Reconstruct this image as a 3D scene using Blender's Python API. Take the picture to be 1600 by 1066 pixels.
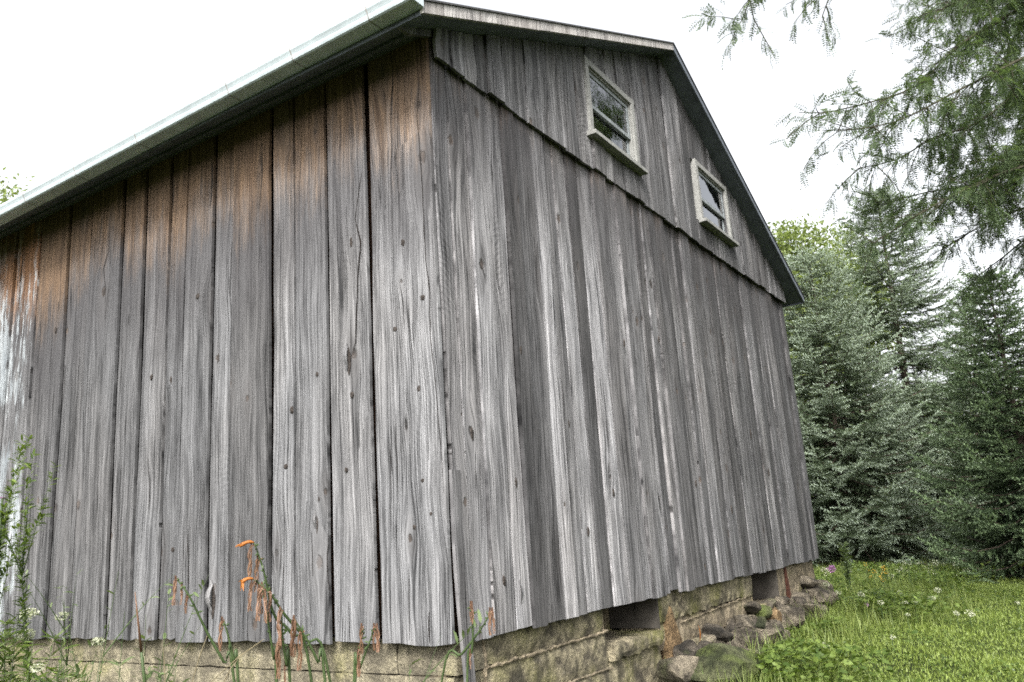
import bpy, math, random
import numpy as np
from mathutils import Matrix, Vector

for o in list(bpy.data.objects):
    bpy.data.objects.remove(o)
S = bpy.context.scene
COL = S.collection
rnd = random.Random(7)
rng = np.random.default_rng(11)

# ------------------------------------------------------------------ camera
FPX = 1284.5                       # focal length in pixels of the 1600 px wide frame
YAW, PITCH, ROLL = 0.5690, 0.2334, -0.0660
CAM = np.array([-3.4413, -2.6703, 0.500])
fw = np.array([math.cos(PITCH)*math.cos(YAW), math.cos(PITCH)*math.sin(YAW), math.sin(PITCH)])
rt0 = np.array([math.sin(YAW), -math.cos(YAW), 0.0]); up0 = np.cross(rt0, fw)
RT = math.cos(ROLL)*rt0 + math.sin(ROLL)*up0
UP = -math.sin(ROLL)*rt0 + math.cos(ROLL)*up0
cd = bpy.data.cameras.new('camera'); cam = bpy.data.objects.new('camera', cd); COL.objects.link(cam)
cd.sensor_width = 36.0; cd.lens = FPX/1600*36.0; cd.clip_start = 0.05; cd.clip_end = 3000
cam.matrix_world = Matrix(((RT[0], UP[0], -fw[0], CAM[0]), (RT[1], UP[1], -fw[1], CAM[1]), (RT[2], UP[2], -fw[2], CAM[2]), (0, 0, 0, 1)))
S.camera = cam

# ------------------------------------------------------------------ sky, sun, exposure
SUN_EL, SUN_AZ = math.radians(42), math.radians(204)       # azimuth measured from +X towards +Y, towards the sun
w = bpy.data.worlds.new('World'); S.world = w; w.use_nodes = True
wn, wl = w.node_tree.nodes, w.node_tree.links
sky = wn.new('ShaderNodeTexSky'); sky.sky_type = 'NISHITA'; sky.sun_disc = False
sky.sun_elevation = SUN_EL; sky.sun_rotation = math.pi/2 - SUN_AZ
sky.air_density = 1.0; sky.dust_density = 6.0; sky.ozone_density = 1.0; sky.altitude = 0
hs = wn.new('ShaderNodeHueSaturation'); hs.inputs['Saturation'].default_value = 0.15; hs.inputs['Value'].default_value = 1.0
wl.new(sky.outputs[0], hs.inputs['Color'])
bg = wn['Background']; bg.inputs['Strength'].default_value = 0.15
wl.new(hs.outputs[0], bg.inputs['Color'])
sd = bpy.data.lights.new('sun', 'SUN'); sun = bpy.data.objects.new('sun', sd); COL.objects.link(sun)
sd.energy = 1.45; sd.angle = math.radians(11); sd.color = (1.0, 0.96, 0.9)
tosun = Vector((math.cos(SUN_EL)*math.cos(SUN_AZ), math.cos(SUN_EL)*math.sin(SUN_AZ), math.sin(SUN_EL)))
sun.rotation_euler = tosun.to_track_quat('Z', 'Y').to_euler(); sun.location = (-10, -6, 15)
S.view_settings.view_transform = 'Standard'; S.view_settings.look = 'None'
S.view_settings.exposure = 1.75; S.view_settings.gamma = 1.0; S.view_settings.use_curve_mapping = False
S.cycles.max_bounces = 4; S.cycles.use_denoising = False; S.cycles.filter_width = 1.7; S.cycles.sampling_pattern = 'BLUE_NOISE'; S.cycles.transparent_max_bounces = 8

def at(u, v, depth):
    """a point of the place seen in direction (u, v), depth metres in front of the lens"""
    return CAM + depth*(fw + RT*(u-800)/FPX - UP*(v-533)/FPX)

def ss(a, b, x):
    t = np.clip((np.asarray(x, float)-a)/(b-a), 0, 1); return t*t*(3-2*t)

def gz(x, y):
    x = np.asarray(x, float); y = np.asarray(y, float)
    return (-0.95 + 0.33*ss(-0.5, 3.0, x) + 0.03*np.sin(x*0.9+1.3*y)*np.sin(y*0.7+0.4)
            + 0.12*ss(4, 7, x)*ss(-1.1, -0.1, y)*(1-ss(7.6, 9.5, x)) - 0.03*ss(10, 16, x))

# ------------------------------------------------------------------ node helpers
class NT:
    def __init__(s, name):
        s.m = bpy.data.materials.new(name); s.m.use_nodes = True
        s.t = s.m.node_tree; s.n = s.t.nodes; s.l = s.t.links
        s.b = s.n['Principled BSDF']; s.out = s.n['Material Output']
    def node(s, t, **kw):
        n = s.n.new(t)
        for k, v in kw.items(): setattr(n, k, v)
        return n
    def set(s, inp, v):
        if hasattr(v, 'links') or isinstance(v, bpy.types.NodeSocket): s.l.new(v, inp)
        else: inp.default_value = v
    def math(s, op, a, b=0.0, c=None, clamp=False):
        n = s.node('ShaderNodeMath', operation=op, use_clamp=clamp)
        s.set(n.inputs[0], a); s.set(n.inputs[1], b)
        if c is not None: s.set(n.inputs[2], c)
        return n.outputs[0]
    def add(s, a, b): return s.math('ADD', a, b)
    def sub(s, a, b): return s.math('SUBTRACT', a, b)
    def mul(s, a, b): return s.math('MULTIPLY', a, b)
    def xyz(s, x=0.0, y=0.0, z=0.0):
        n = s.node('ShaderNodeCombineXYZ')
        for i, v in enumerate((x, y, z)): s.set(n.inputs[i], v)
        return n.outputs[0]
    def sep(s, v):
        n = s.node('ShaderNodeSeparateXYZ'); s.l.new(v, n.inputs[0]); return n.outputs
    def noise(s, vec, scale=1.0, detail=2.0, rough=0.5, dist=0.0, dim='3D'):
        n = s.node('ShaderNodeTexNoise', noise_dimensions=dim)
        s.l.new(vec, n.inputs['Vector'])
        n.inputs['Scale'].default_value = scale; n.inputs['Detail'].default_value = detail
        n.inputs['Roughness'].default_value = rough; n.inputs['Distortion'].default_value = dist
        return n.outputs['Fac']
    def ramp(s, f, a, b, lo=0.0, hi=1.0, smooth=True):
        n = s.node('ShaderNodeMapRange', interpolation_type='SMOOTHSTEP' if smooth else 'LINEAR', clamp=True)
        s.set(n.inputs['Value'], f)
        for k, v in (('From Min', a), ('From Max', b), ('To Min', lo), ('To Max', hi)): s.set(n.inputs[k], v)
        return n.outputs['Result']
    def mix(s, f, a, b, blend='MIX'):
        n = s.node('ShaderNodeMix', data_type='RGBA', blend_type=blend)
        s.set(n.inputs['Factor'], f)
        for k, v in ((6, a), (7, b)):
            if isinstance(v, tuple): n.inputs[k].default_value = (*v[:3], 1)
            else: s.l.new(v, n.inputs[k])
        return n.outputs[2]
    def attr(s, name, typ='OBJECT'):
        n = s.node('ShaderNodeAttribute', attribute_type=typ, attribute_name=name); return n.outputs['Fac']
    def coord(s, k='Object'): return s.node('ShaderNodeTexCoord').outputs[k]
    def bump(s, h, strength=0.5, dist=0.01):
        n = s.node('ShaderNodeBump'); n.inputs['Strength'].default_value = strength; n.inputs['Distance'].default_value = dist
        s.l.new(h, n.inputs['Height']); s.l.new(n.outputs[0], s.b.inputs['Normal'])
    def fin(s, color=None, rough=0.8, spec=0.3):
        if color is not None:
            if isinstance(color, tuple): s.b.inputs['Base Color'].default_value = (*color[:3], 1)
            else: s.l.new(color, s.b.inputs['Base Color'])
        s.set(s.b.inputs['Roughness'], rough); s.b.inputs['Specular IOR Level'].default_value = spec
        return s.m

def wood(name, painted=False, grey_lo=(0.013, 0.0133, 0.0143), grey_hi=(0.186, 0.187, 0.193), warm=(0.142, 0.092, 0.055), knots=True, saw=0.35, banding=0.55):
    """weathered softwood: fibres along local z, grain flowing round knots, checks, saw marks, unweathered tops"""
    k = NT(name)
    co = k.sep(k.coord()); x, z = co[0], co[2]
    r = k.node('ShaderNodeObjectInfo').outputs['Random']
    xs = k.add(x, k.mul(r, 37.0)); zs = k.add(z, k.mul(r, 91.0))
    # knots
    vo = k.node('ShaderNodeTexVoronoi', voronoi_dimensions='2D', feature='F1')
    vo.inputs['Scale'].default_value = 1.0
    k.l.new(k.xyz(k.mul(xs, 3.7), k.mul(zs, 1.25)), vo.inputs['Vector'])
    pos = k.sep(vo.outputs['Position'])
    dx = k.sub(xs, k.mul(pos[0], 1/3.7)); dz = k.sub(zs, k.mul(pos[1], 1/1.25))
    cr = k.sep(vo.outputs['Color'])
    has = k.math('GREATER_THAN', cr[0], 0.45); size = k.ramp(cr[1], 0, 1, 0.4, 1.65, False)
    dxn = k.math('DIVIDE', dx, size); dzn = k.math('DIVIDE', dz, size)
    e2 = k.add(k.math('POWER', k.mul(dxn, 1/0.070), 2.0), k.math('POWER', k.mul(dzn, 1/0.21), 2.0))
    bul = k.mul(k.math('POWER', 2.718, k.mul(e2, -1.0)), has)
    warp = k.noise(k.xyz(k.mul(xs, 3.0), 0.0, k.mul(zs, 1.3)), 1.0, 2.0)
    u = k.add(k.sub(xs, k.mul(k.mul(dx, bul), 0.88)), k.mul(k.sub(warp, 0.5), 0.085))
    # fibres and growth lines
    fine = k.noise(k.xyz(k.mul(u, 125.0), 0.0, k.mul(zs, 3.2)), 1.0, 3.0, 0.65)
    med = k.noise(k.xyz(k.mul(u, 46.0), 3.0, k.mul(zs, 0.8)), 1.0, 4.0, 0.62)
    broad = k.noise(k.xyz(k.mul(u, 13.0), 7.0, k.mul(zs, 0.38)), 1.0, 3.0, 0.55)
    blot = k.noise(k.xyz(k.mul(xs, 8.0), 5.0, k.mul(zs, 1.7)), 1.0, 5.0, 0.66)
    rings = k.math('SINE', k.mul(k.add(u, k.mul(k.sub(broad, 0.5), 0.16)), 330.0))
    chk = k.noise(k.xyz(k.mul(u, 30.0), 11.0, k.mul(zs, 0.42)), 1.0, 2.0, 0.5)
    check = k.mul(k.ramp(k.math('ABSOLUTE', k.sub(chk, 0.5)), 0.016, 0.004), k.ramp(k.noise(k.xyz(k.mul(xs, 5.0), 17.0, k.mul(zs, 0.8)), 1.0, 2.0), 0.54, 0.62))   # narrow dark splits
    kn = k.add(k.math('POWER', k.mul(dxn, 1/0.020), 2.0), k.math('POWER', k.mul(dzn, 1/0.030), 2.0))
    kn = k.add(kn, k.mul(k.sub(k.noise(k.xyz(k.mul(xs, 60.0), 2.0, k.mul(zs, 40.0)), 1.0, 2.0), 0.5), 2.2))
    knot = k.mul(k.ramp(kn, 1.2, 0.2), has)
    strk = k.noise(k.xyz(k.mul(u, 62.0), 19.0, k.mul(zs, 0.75)), 1.0, 3.0, 0.6)
    dstk = k.ramp(strk, 0.40, 0.33); lstk = k.ramp(strk, 0.60, 0.68)
    halo = k.mul(k.ramp(e2, 1.0, 0.05), has)
    # diagonal circular-saw scratches
    sw = k.node('ShaderNodeTexWave', wave_type='BANDS', bands_direction='Z', wave_profile='SIN')
    sw.inputs['Scale'].default_value = 1.0; sw.inputs['Distortion'].default_value = 0.8; sw.inputs['Detail'].default_value = 2.0
    ang = k.ramp(r, 0, 1, -0.9, 1.1, False)
    wob_ = k.mul(k.sub(k.noise(k.xyz(k.mul(xs, 6.0), 71.0, k.mul(zs, 9.0)), 1.0, 3.0, 0.6), 0.5), 0.10)
    k.l.new(k.xyz(0.0, 0.0, k.mul(k.add(k.add(zs, wob_), k.add(k.mul(xs, ang), k.mul(k.math('POWER', x, 2.0), 2.2))), 7.5)), sw.inputs['Vector'])
    sawm = k.mul(k.ramp(k.noise(k.xyz(k.mul(xs, 3.0), 21.0, k.mul(zs, 0.9)), 1.0, 3.0), 0.54, 0.72), saw)
    t = k.add(k.mul(fine, 0.62), k.add(k.mul(med, 0.80), k.add(k.mul(k.sub(broad, 0.5), banding), k.add(0.275, k.mul(blot, 0.62)))))   # mean ~1.3
    t = k.add(t, k.mul(rings, 0.07))
    t = k.add(t, k.mul(k.mul(k.sub(sw.outputs['Fac'], 0.5), sawm), 0.16))
    t = k.ramp(t, 1.04, 1.58, 0.0, 1.0, False)
    col = k.mix(t, grey_lo, grey_hi)
    col = k.mix(k.mul(dstk, 0.55), col, k.mix(1.0, col, (0.30, 0.30, 0.30), 'MULTIPLY'))
    col = k.mix(k.mul(lstk, 0.55), col, k.mix(1.0, col, (1.55, 1.55, 1.55), 'MULTIPLY'))
    # per-board tone
    tone = k.attr('tone')
    col = k.mix(1.0, col, k.xyz(tone, tone, tone), 'MULTIPLY')
    hue = k.ramp(k.noise(k.xyz(k.mul(xs, 2.0), 31.0, k.mul(zs, 0.7)), 1.0, 2.0), 0.35, 0.7)
    col = k.mix(k.mul(hue, 0.6), col, k.mix(1.0, col, (1.03, 0.99, 0.95), 'MULTIPLY'))
    # weather line: above it the wood kept its brown, just below it is mildewed black
    wz = k.sep(k.node('ShaderNodeNewGeometry').outputs['Position'])[2]
    edge = k.noise(k.xyz(k.mul(xs, 9.0), 41.0, k.mul(zs, 1.6)), 1.0, 5.0, 0.7)
    lv = k.add(k.sub(wz, k.attr('browny')), k.add(k.mul(k.sub(edge, 0.5), 0.95), k.mul(k.sub(fine, 0.5), 0.55)))
    fb = k.mul(k.ramp(lv, -0.10, 0.50), 0.90)
    mil = k.mul(k.ramp(lv, -0.95, -0.05), k.ramp(lv, 0.40, -0.02))
    col = k.mix(k.mul(mil, 0.62), col, (0.035, 0.033, 0.035))
    wt = k.mix(k.ramp(k.add(k.mul(med, 0.6), k.mul(fine, 0.5)), 0.4, 0.75), (warm[0]*0.34, warm[1]*0.33, warm[2]*0.36), warm)
    wt = k.mix(k.ramp(blot, 0.35, 0.7), wt, k.mix(1.0, wt, (1.35, 1.3, 1.2), 'MULTIPLY'))
    col = k.mix(fb, col, wt)
    if painted:
        pm = k.noise(k.xyz(k.mul(xs, 6.0), 61.0, k.mul(zs, 1.3)), 1.0, 6.0, 0.68)
        pm = k.add(pm, k.mul(k.sub(fine, 0.5), 0.30))
        pf = k.mul(k.ramp(pm, 0.50, 0.55), k.ramp(lv, 0.55, 0.2, 0.35, 1.0))
        pc = k.mix(k.ramp(blot, 0.3, 0.7), (0.13, 0.145, 0.157), (0.32, 0.342, 0.352))
        col = k.mix(k.mul(pf, 0.9), col, pc)
    if knots:
        col = k.mix(k.mul(halo, 0.28), col, (0.05, 0.046, 0.045))
        kc = k.mix(k.ramp(fine, 0.35, 0.65), (0.012, 0.010, 0.009), (0.075, 0.058, 0.048))
        col = k.mix(k.mul(knot, k.ramp(cr[2], 0, 1, 0.35, 0.95, False)), col, kc)
    col = k.mix(k.mul(check, 0.85), col, (0.012, 0.011, 0.011))
    h = k.add(k.mul(fine, 0.5), k.add(k.mul(med, 0.9), k.add(k.mul(rings, 0.10), k.add(k.mul(check, -1.8), k.mul(dstk, -0.7)))))
    h = k.add(h, k.add(k.mul(knot, -0.7), k.mul(k.mul(sw.outputs['Fac'], sawm), 0.10)))
    k.bump(h, 0.9, 0.008)
    return k.fin(col, 0.88, 0.25)

def concrete(name, base=(0.265, 0.232, 0.155), moss=(0.075, 0.080, 0.020), dark=(0.055, 0.048, 0.036), mossy=0.5, pebbly=1.0):
    k = NT(name); p = k.node('ShaderNodeNewGeometry').outputs['Position']
    n1 = k.noise(p, 2.2, 6, 0.62); n2 = k.noise(p, 9.0, 6, 0.65); n3 = k.noise(p, 60.0, 4, 0.7)
    s = k.sep(p)
    drip = k.noise(k.xyz(k.mul(s[0], 9.0), k.mul(s[1], 9.0), k.mul(s[2], 1.4)), 1.0, 5, 0.6)
    col = k.mix(k.ramp(n2, 0.35, 0.68), dark, base)
    col = k.mix(k.mul(k.ramp(n1, 0.52-0.12*mossy, 0.72), 0.9), col, k.mix(k.ramp(n3, 0.3, 0.7), moss, (moss[0]*1.9, moss[1]*1.7, moss[2]*2.2)))
    col = k.mix(k.mul(k.ramp(drip, 0.52, 0.72), 0.65), col, (0.035, 0.033, 0.022))
    col = k.mix(k.ramp(n3, 0.35, 0.75), k.mix(1.0, col, (0.72, 0.72, 0.72), 'MULTIPLY'), k.mix(1.0, col, (1.25, 1.25, 1.25), 'MULTIPLY'))
    v = k.node('ShaderNodeTexVoronoi', feature='F1'); v.inputs['Scale'].default_value = 75.0; k.l.new(p, v.inputs['Vector'])
    vc = k.sep(v.outputs['Color'])
    peb = k.mul(k.mul(k.ramp(v.outputs['Distance'], 0.42, 0.22), k.math('GREATER_THAN', vc[0], 0.62)), k.ramp(n2, 0.40, 0.60, 0.15, 1.0))
    peb = k.mul(peb, pebbly)
    col = k.mix(k.mul(peb, 0.6), col, k.mix(vc[1], (0.09, 0.075, 0.05), (0.34, 0.31, 0.25)))
    k.bump(k.add(k.mul(n2, 1.2), k.add(k.mul(n3, 0.7), k.mul(peb, 0.6))), 0.8, 0.02)
    return k.fin(col, 0.93, 0.2)

def stone(name, a, b, moss=0.3):
    k = NT(name); p = k.coord(); r = k.node('ShaderNodeObjectInfo').outputs['Random']
    q = k.node('ShaderNodeVectorMath', operation='ADD'); k.l.new(p, q.inputs[0]); k.l.new(k.xyz(k.mul(r, 20.0), k.mul(r, 7.0), 0.0), q.inputs[1]); p = q.outputs[0]
    n1 = k.noise(p, 5.0, 6, 0.6); n2 = k.noise(p, 28.0, 5, 0.7); n3 = k.noise(p, 3.0, 4, 0.6)
    col = k.mix(k.ramp(n1, 0.35, 0.66), a, b)
    col = k.mix(k.ramp(n2, 0.3, 0.75), k.mix(1.0, col, (0.55, 0.55, 0.55), 'MULTIPLY'), k.mix(1.0, col, (1.3, 1.3, 1.3), 'MULTIPLY'))
    col = k.mix(k.mul(k.ramp(n3, 0.58-0.2*moss, 0.7), min(1, moss*1.6)), col, (0.075, 0.095, 0.025))
    k.bump(k.add(n1, k.mul(n2, 0.8)), 1.0, 0.05)
    return k.fin(col, 0.92, 0.2)

def leafmat(name, c1, c2, trans=0.35, rough=0.55, tip=None, spec=0.3):
    k = NT(name)
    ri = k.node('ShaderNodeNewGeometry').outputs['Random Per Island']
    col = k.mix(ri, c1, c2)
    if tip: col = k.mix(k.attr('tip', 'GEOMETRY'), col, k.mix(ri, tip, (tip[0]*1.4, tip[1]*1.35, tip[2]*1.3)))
    k.fin(col, rough, spec)
    tr = k.node('ShaderNodeBsdfTranslucent'); k.l.new(k.mix(1.0, col, (1.25, 1.3, 0.7), 'MULTIPLY'), tr.inputs['Color'])
    mx = k.node('ShaderNodeMixShader'); mx.inputs[0].default_value = trans
    k.l.new(k.b.outputs[0], mx.inputs[1]); k.l.new(tr.outputs[0], mx.inputs[2]); k.l.new(mx.outputs[0], k.out.inputs['Surface'])
    return k.m

def plain(name, col, rough=0.8, spec=0.3, var=0.25, scale=12.0, bump=0.0, metal=0.0):
    k = NT(name); n = k.noise(k.node('ShaderNodeNewGeometry').outputs['Position'], scale, 5, 0.65)
    lo = tuple(c*(1-var) for c in col); hi = tuple(min(1, c*(1+var)) for c in col)
    k.b.inputs['Metallic'].default_value = metal
    if bump: k.bump(n, bump, 0.01)
    return k.fin(k.mix(k.ramp(n, 0.3, 0.7), lo, hi), rough, spec)

M = {}
M['wood'] = wood('weathered_board_eave')
M['wood_gable'] = wood('weathered_board_gable', grey_lo=(0.014, 0.0142, 0.0155), grey_hi=(0.232, 0.229, 0.236), saw=0.6, banding=0.70, warm=(0.075, 0.046, 0.026))
M['wood_paint'] = wood('peeling_painted_board', painted=True, warm=(0.19, 0.095, 0.04))
M['rake'] = wood('bleached_rake_board', grey_lo=(0.14, 0.13, 0.125), grey_hi=(0.44, 0.425, 0.415), knots=False, saw=0.1)
M['backing'] = plain('dark_inner_timber', (0.030, 0.017, 0.011), 0.9, 0.1, 0.6, 7)
M['soffit'] = plain('slate_painted_soffit', (0.085, 0.097, 0.115), 0.75, 0.3, 0.22, 6)
M['roof'] = plain('asphalt_shingle', (0.06, 0.06, 0.062), 0.95, 0.2, 0.4, 30, 0.6)
M['gutter'] = plain('white_enamelled_aluminium', (0.36, 0.41, 0.43), 0.4, 0.5, 0.13, 7)
M['seam'] = plain('gutter_sealant', (0.22, 0.21, 0.20), 0.8, 0.2, 0.3)
M['winframe'] = plain('worn_white_window_paint', (0.185, 0.185, 0.175), 0.7, 0.3, 0.18, 30, 0.3)
M['sash'] = plain('grey_sash', (0.16, 0.175, 0.18), 0.6, 0.3, 0.3)
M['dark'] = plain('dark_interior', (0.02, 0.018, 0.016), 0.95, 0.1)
M['concrete'] = concrete('mossy_poured_concrete')
M['concrete_plain'] = concrete('tan_poured_concrete', base=(0.26, 0.215, 0.148), mossy=-0.3, dark=(0.10, 0.083, 0.058))
M['block'] = concrete('lichen_concrete_block', base=(0.225, 0.20, 0.14), moss=(0.105, 0.105, 0.04), mossy=0.25, dark=(0.085, 0.075, 0.055))
M['stone'] = stone('grey_field_stone', (0.036, 0.031, 0.024), (0.165, 0.142, 0.106), 0.2)
M['stone_dark'] = stone('dark_field_stone', (0.018, 0.016, 0.013), (0.075, 0.064, 0.050), 0.2)
M['stone_moss'] = stone('mossy_field_stone', (0.016, 0.019, 0.009), (0.075, 0.080, 0.040), 0.75)
M['stone_tan'] = stone('ochre_field_stone', (0.10, 0.066, 0.034), (0.21, 0.148, 0.08), 0.0)
M['shade_lining'] = plain('shade_dark_reveal_lining', (0.050, 0.045, 0.039), 0.9, 0.15, 0.35, 9, 0.4)  # dark brown with the shade of the cellar reveals put into its colour
M['rust'] = plain('rusted_iron', (0.055, 0.022, 0.014), 0.9, 0.2, 0.5, 14, 0.5)
M['bark'] = plain('grey_brown_bark', (0.060, 0.047, 0.038), 0.95, 0.1, 0.5, 22, 0.8)
M['twig'] = plain('olive_brown_twig', (0.040, 0.038, 0.026), 0.9, 0.1, 0.4, 22)
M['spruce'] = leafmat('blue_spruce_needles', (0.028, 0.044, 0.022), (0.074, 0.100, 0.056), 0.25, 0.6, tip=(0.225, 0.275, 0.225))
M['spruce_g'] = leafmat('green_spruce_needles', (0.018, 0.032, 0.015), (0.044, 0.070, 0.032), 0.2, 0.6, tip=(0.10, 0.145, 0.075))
M['locust'] = leafmat('locust_leaflets', (0.045, 0.072, 0.034), (0.105, 0.145, 0.072), 0.42, 0.45)
M['broad'] = leafmat('yellow_green_broadleaf', (0.10, 0.135, 0.035), (0.19, 0.235, 0.075), 0.45)
M['broad_d'] = leafmat('mid_green_broadleaf', (0.03, 0.05, 0.012), (0.065, 0.095, 0.025), 0.4)
M['grass'] = leafmat('lawn_grass_blade', (0.115, 0.160, 0.032), (0.235, 0.295, 0.076), 0.48, 0.5)
M['meadow'] = leafmat('meadow_grass_blade', (0.07, 0.108, 0.022), (0.23, 0.275, 0.085), 0.48, 0.5)
M['weed'] = leafmat('weed_leaf', (0.038, 0.068, 0.013), (0.135, 0.185, 0.042), 0.4, 0.45)
M['stem'] = leafmat('green_stalk', (0.026, 0.045, 0.014), (0.05, 0.075, 0.026), 0.1)
M['paleleaf'] = leafmat('pale_weed_leaf', (0.065, 0.095, 0.035), (0.13, 0.17, 0.075), 0.35)
M['straw'] = leafmat('dry_straw', (0.16, 0.13, 0.075), (0.27, 0.23, 0.15), 0.3)
M['wilt'] = leafmat('wilted_lily_petal', (0.070, 0.036, 0.020), (0.21, 0.122, 0.078), 0.3)
M['orange'] = leafmat('orange_lily_petal', (0.27, 0.085, 0.014), (0.36, 0.14, 0.03), 0.35)
M['white'] = leafmat('cream_white_floret', (0.27, 0.29, 0.19), (0.44, 0.45, 0.35), 0.3)
M['pink'] = leafmat('magenta_pink_floret', (0.24, 0.09, 0.24), (0.36, 0.18, 0.36), 0.3)
M['yellow'] = leafmat('orange_yellow_floret', (0.60, 0.30, 0.02), (0.75, 0.42, 0.05), 0.3)

def glassmat():
    k = NT('old_window_glass'); k.n.remove(k.b)
    g = k.node('ShaderNodeBsdfGlossy'); g.inputs['Roughness'].default_value = 0.03; g.inputs['Color'].default_value = (0.95, 0.97, 1, 1)
    t = k.node('ShaderNodeBsdfTransparent'); t.inputs['Color'].default_value = (0.75, 0.78, 0.78, 1)
    f = k.node('ShaderNodeFresnel'); f.inputs['IOR'].default_value = 1.7
    n = k.noise(k.node('ShaderNodeNewGeometry').outputs['Position'], 5.0, 2)
    b = k.node('ShaderNodeBump'); b.inputs['Strength'].default_value = 0.06; b.inputs['Distance'].default_value = 0.05
    k.l.new(n, b.inputs['Height']); k.l.new(b.outputs[0], g.inputs['Normal'])
    m = k.node('ShaderNodeMixShader'); k.l.new(k.math('ADD', f.outputs[0], 0.06, clamp=True), m.inputs[0])
    k.l.new(t.outputs[0], m.inputs[1]); k.l.new(g.outputs[0], m.inputs[2]); k.l.new(m.outputs[0], k.out.inputs['Surface'])
    return k.m
M['glass'] = glassmat()

def groundmat():
    k = NT('turf_soil'); p = k.node('ShaderNodeNewGeometry').outputs['Position']
    n1 = k.noise(p, 0.8, 5, 0.6); n2 = k.noise(p, 25.0, 5, 0.7)
    c = k.mix(k.ramp(n1, 0.3, 0.7), (0.026, 0.038, 0.009), (0.058, 0.082, 0.018))
    c = k.mix(k.ramp(n2, 0.35, 0.7), k.mix(1.0, c, (0.5, 0.5, 0.5), 'MULTIPLY'), c)
    k.bump(n2, 1.0, 0.05)
    return k.fin(c, 0.95, 0.1)
M['ground'] = groundmat()

# ------------------------------------------------------------------ mesh helpers
def link(name, me, mat=None, parent=None, loc=None, rot=None):
    o = bpy.data.objects.new(name, me); COL.objects.link(o)
    if mat is not None and me is not None and len(me.materials) == 0: me.materials.append(M[mat] if isinstance(mat, str) else mat)
    if parent is not None: o.parent = parent
    if loc is not None: o.location = loc
    if rot is not None: o.rotation_euler = rot
    return o

def tag(o, label=None, cat=None, group=None, kind=None):
    for k_, v in (('label', label), ('category', cat), ('group', group), ('kind', kind)):
        if v: o[k_] = v
    return o

def thing(name, loc, label, cat, group=None):
    o = bpy.data.objects.new(name, None); COL.objects.link(o); o.location = loc; o.empty_display_size = 0.1
    return tag(o, label, cat, group)

class MB:
    def __init__(s): s.v = []; s.f = []
    def box(s, x0, x1, y0, y1, z0, z1):
        b = len(s.v)
        s.v += [(x0,y0,z0),(x1,y0,z0),(x1,y1,z0),(x0,y1,z0),(x0,y0,z1),(x1,y0,z1),(x1,y1,z1),(x0,y1,z1)]
        s.f += [tuple(b+i for i in q) for q in ((0,3,2,1),(4,5,6,7),(0,1,5,4),(1,2,6,5),(2,3,7,6),(3,0,4,7))]
        return s
    def quad(s, *p):
        b = len(s.v); s.v += [tuple(q) for q in p]; s.f.append(tuple(range(b, b+len(p)))); return s
    def prism(s, poly, axis, a, b_):
        """extrude a 2-D polygon along an axis (0,1,2)"""
        n = len(poly); b = len(s.v)
        for t in (a, b_):
            for p in poly:
                q = list(p); q.insert(axis, t); s.v.append(tuple(q))
        s.f += [tuple(b+i for i in range(n)), tuple(b+n+i for i in reversed(range(n)))]
        for i in range(n): s.f.append((b+i, b+(i+1) % n, b+n+(i+1) % n, b+n+i))
        return s
    def tube(s, pts, rad, n=6):
        pts = [np.array(p, float) for p in pts]; b = len(s.v)
        if np.isscalar(rad): rad = [rad]*len(pts)
        for i, p in enumerate(pts):
            d = pts[min(i+1, len(pts)-1)] - pts[max(i-1, 0)]; d /= np.linalg.norm(d)+1e-12
            a = np.cross(d, (0.3, 0.1, 1.0) if abs(d[2]) < 0.95 else (1.0, 0, 0)); a /= np.linalg.norm(a); c = np.cross(d, a)
            for j in range(n):
                t = 2*math.pi*j/n; s.v.append(tuple(p + rad[i]*(math.cos(t)*a + math.sin(t)*c)))
        for i in range(len(pts)-1):
            for j in range(n):
                s.f.append((b+i*n+j, b+i*n+(j+1) % n, b+(i+1)*n+(j+1) % n, b+(i+1)*n+j))
        s.f.append(tuple(b+(len(pts)-1)*n+j for j in range(n))); s.f.append(tuple(b+j for j in reversed(range(n))))
        return s
    def strip(s, pts, widths, side):
        """a thin bent blade: centre line, width at each point, sideways direction"""
        b = len(s.v); side = np.array(side, float); side /= np.linalg.norm(side)
        for p, w_ in zip(pts, widths):
            p = np.array(p, float); s.v += [tuple(p-side*w_/2), tuple(p+side*w_/2)]
        for i in range(len(pts)-1): s.f.append((b+2*i, b+2*i+1, b+2*i+3, b+2*i+2))
        return s
    def mesh(s, name, off=(0, 0, 0)):
        me = bpy.data.meshes.new(name)
        v = np.array(s.v, float) - np.array(off, float)
        me.from_pydata(v.tolist(), [], s.f); me.update(); return me
    def build(s, name, mat, parent=None, smooth=False, off=None):
        o0 = off if off is not None else (parent_world(parent) if parent is not None else (0, 0, 0))
        me = s.mesh(name, o0)
        if smooth: me.shade_smooth()
        return link(name, me, mat, parent)

def parent_world(p):
    v = np.zeros(3)
    while p is not None: v += np.array(p.location); p = p.parent
    return v

def big_mesh(name, verts, faces, attr=None):
    """verts (N,3), faces (F,k) arrays"""
    me = bpy.data.meshes.new(name); k = faces.shape[1]
    me.vertices.add(len(verts)); me.vertices.foreach_set('co', np.ascontiguousarray(verts, np.float32).ravel())
    me.loops.add(faces.size); me.loops.foreach_set('vertex_index', np.ascontiguousarray(faces, np.int32).ravel())
    me.polygons.add(len(faces)); me.polygons.foreach_set('loop_start', np.arange(0, faces.size, k, dtype=np.int32))
    if attr is not None:
        a = me.attributes.new('tip', 'FLOAT', 'POINT'); a.data.foreach_set('value', np.ascontiguousarray(attr, np.float32))
    me.update(); return me

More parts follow.
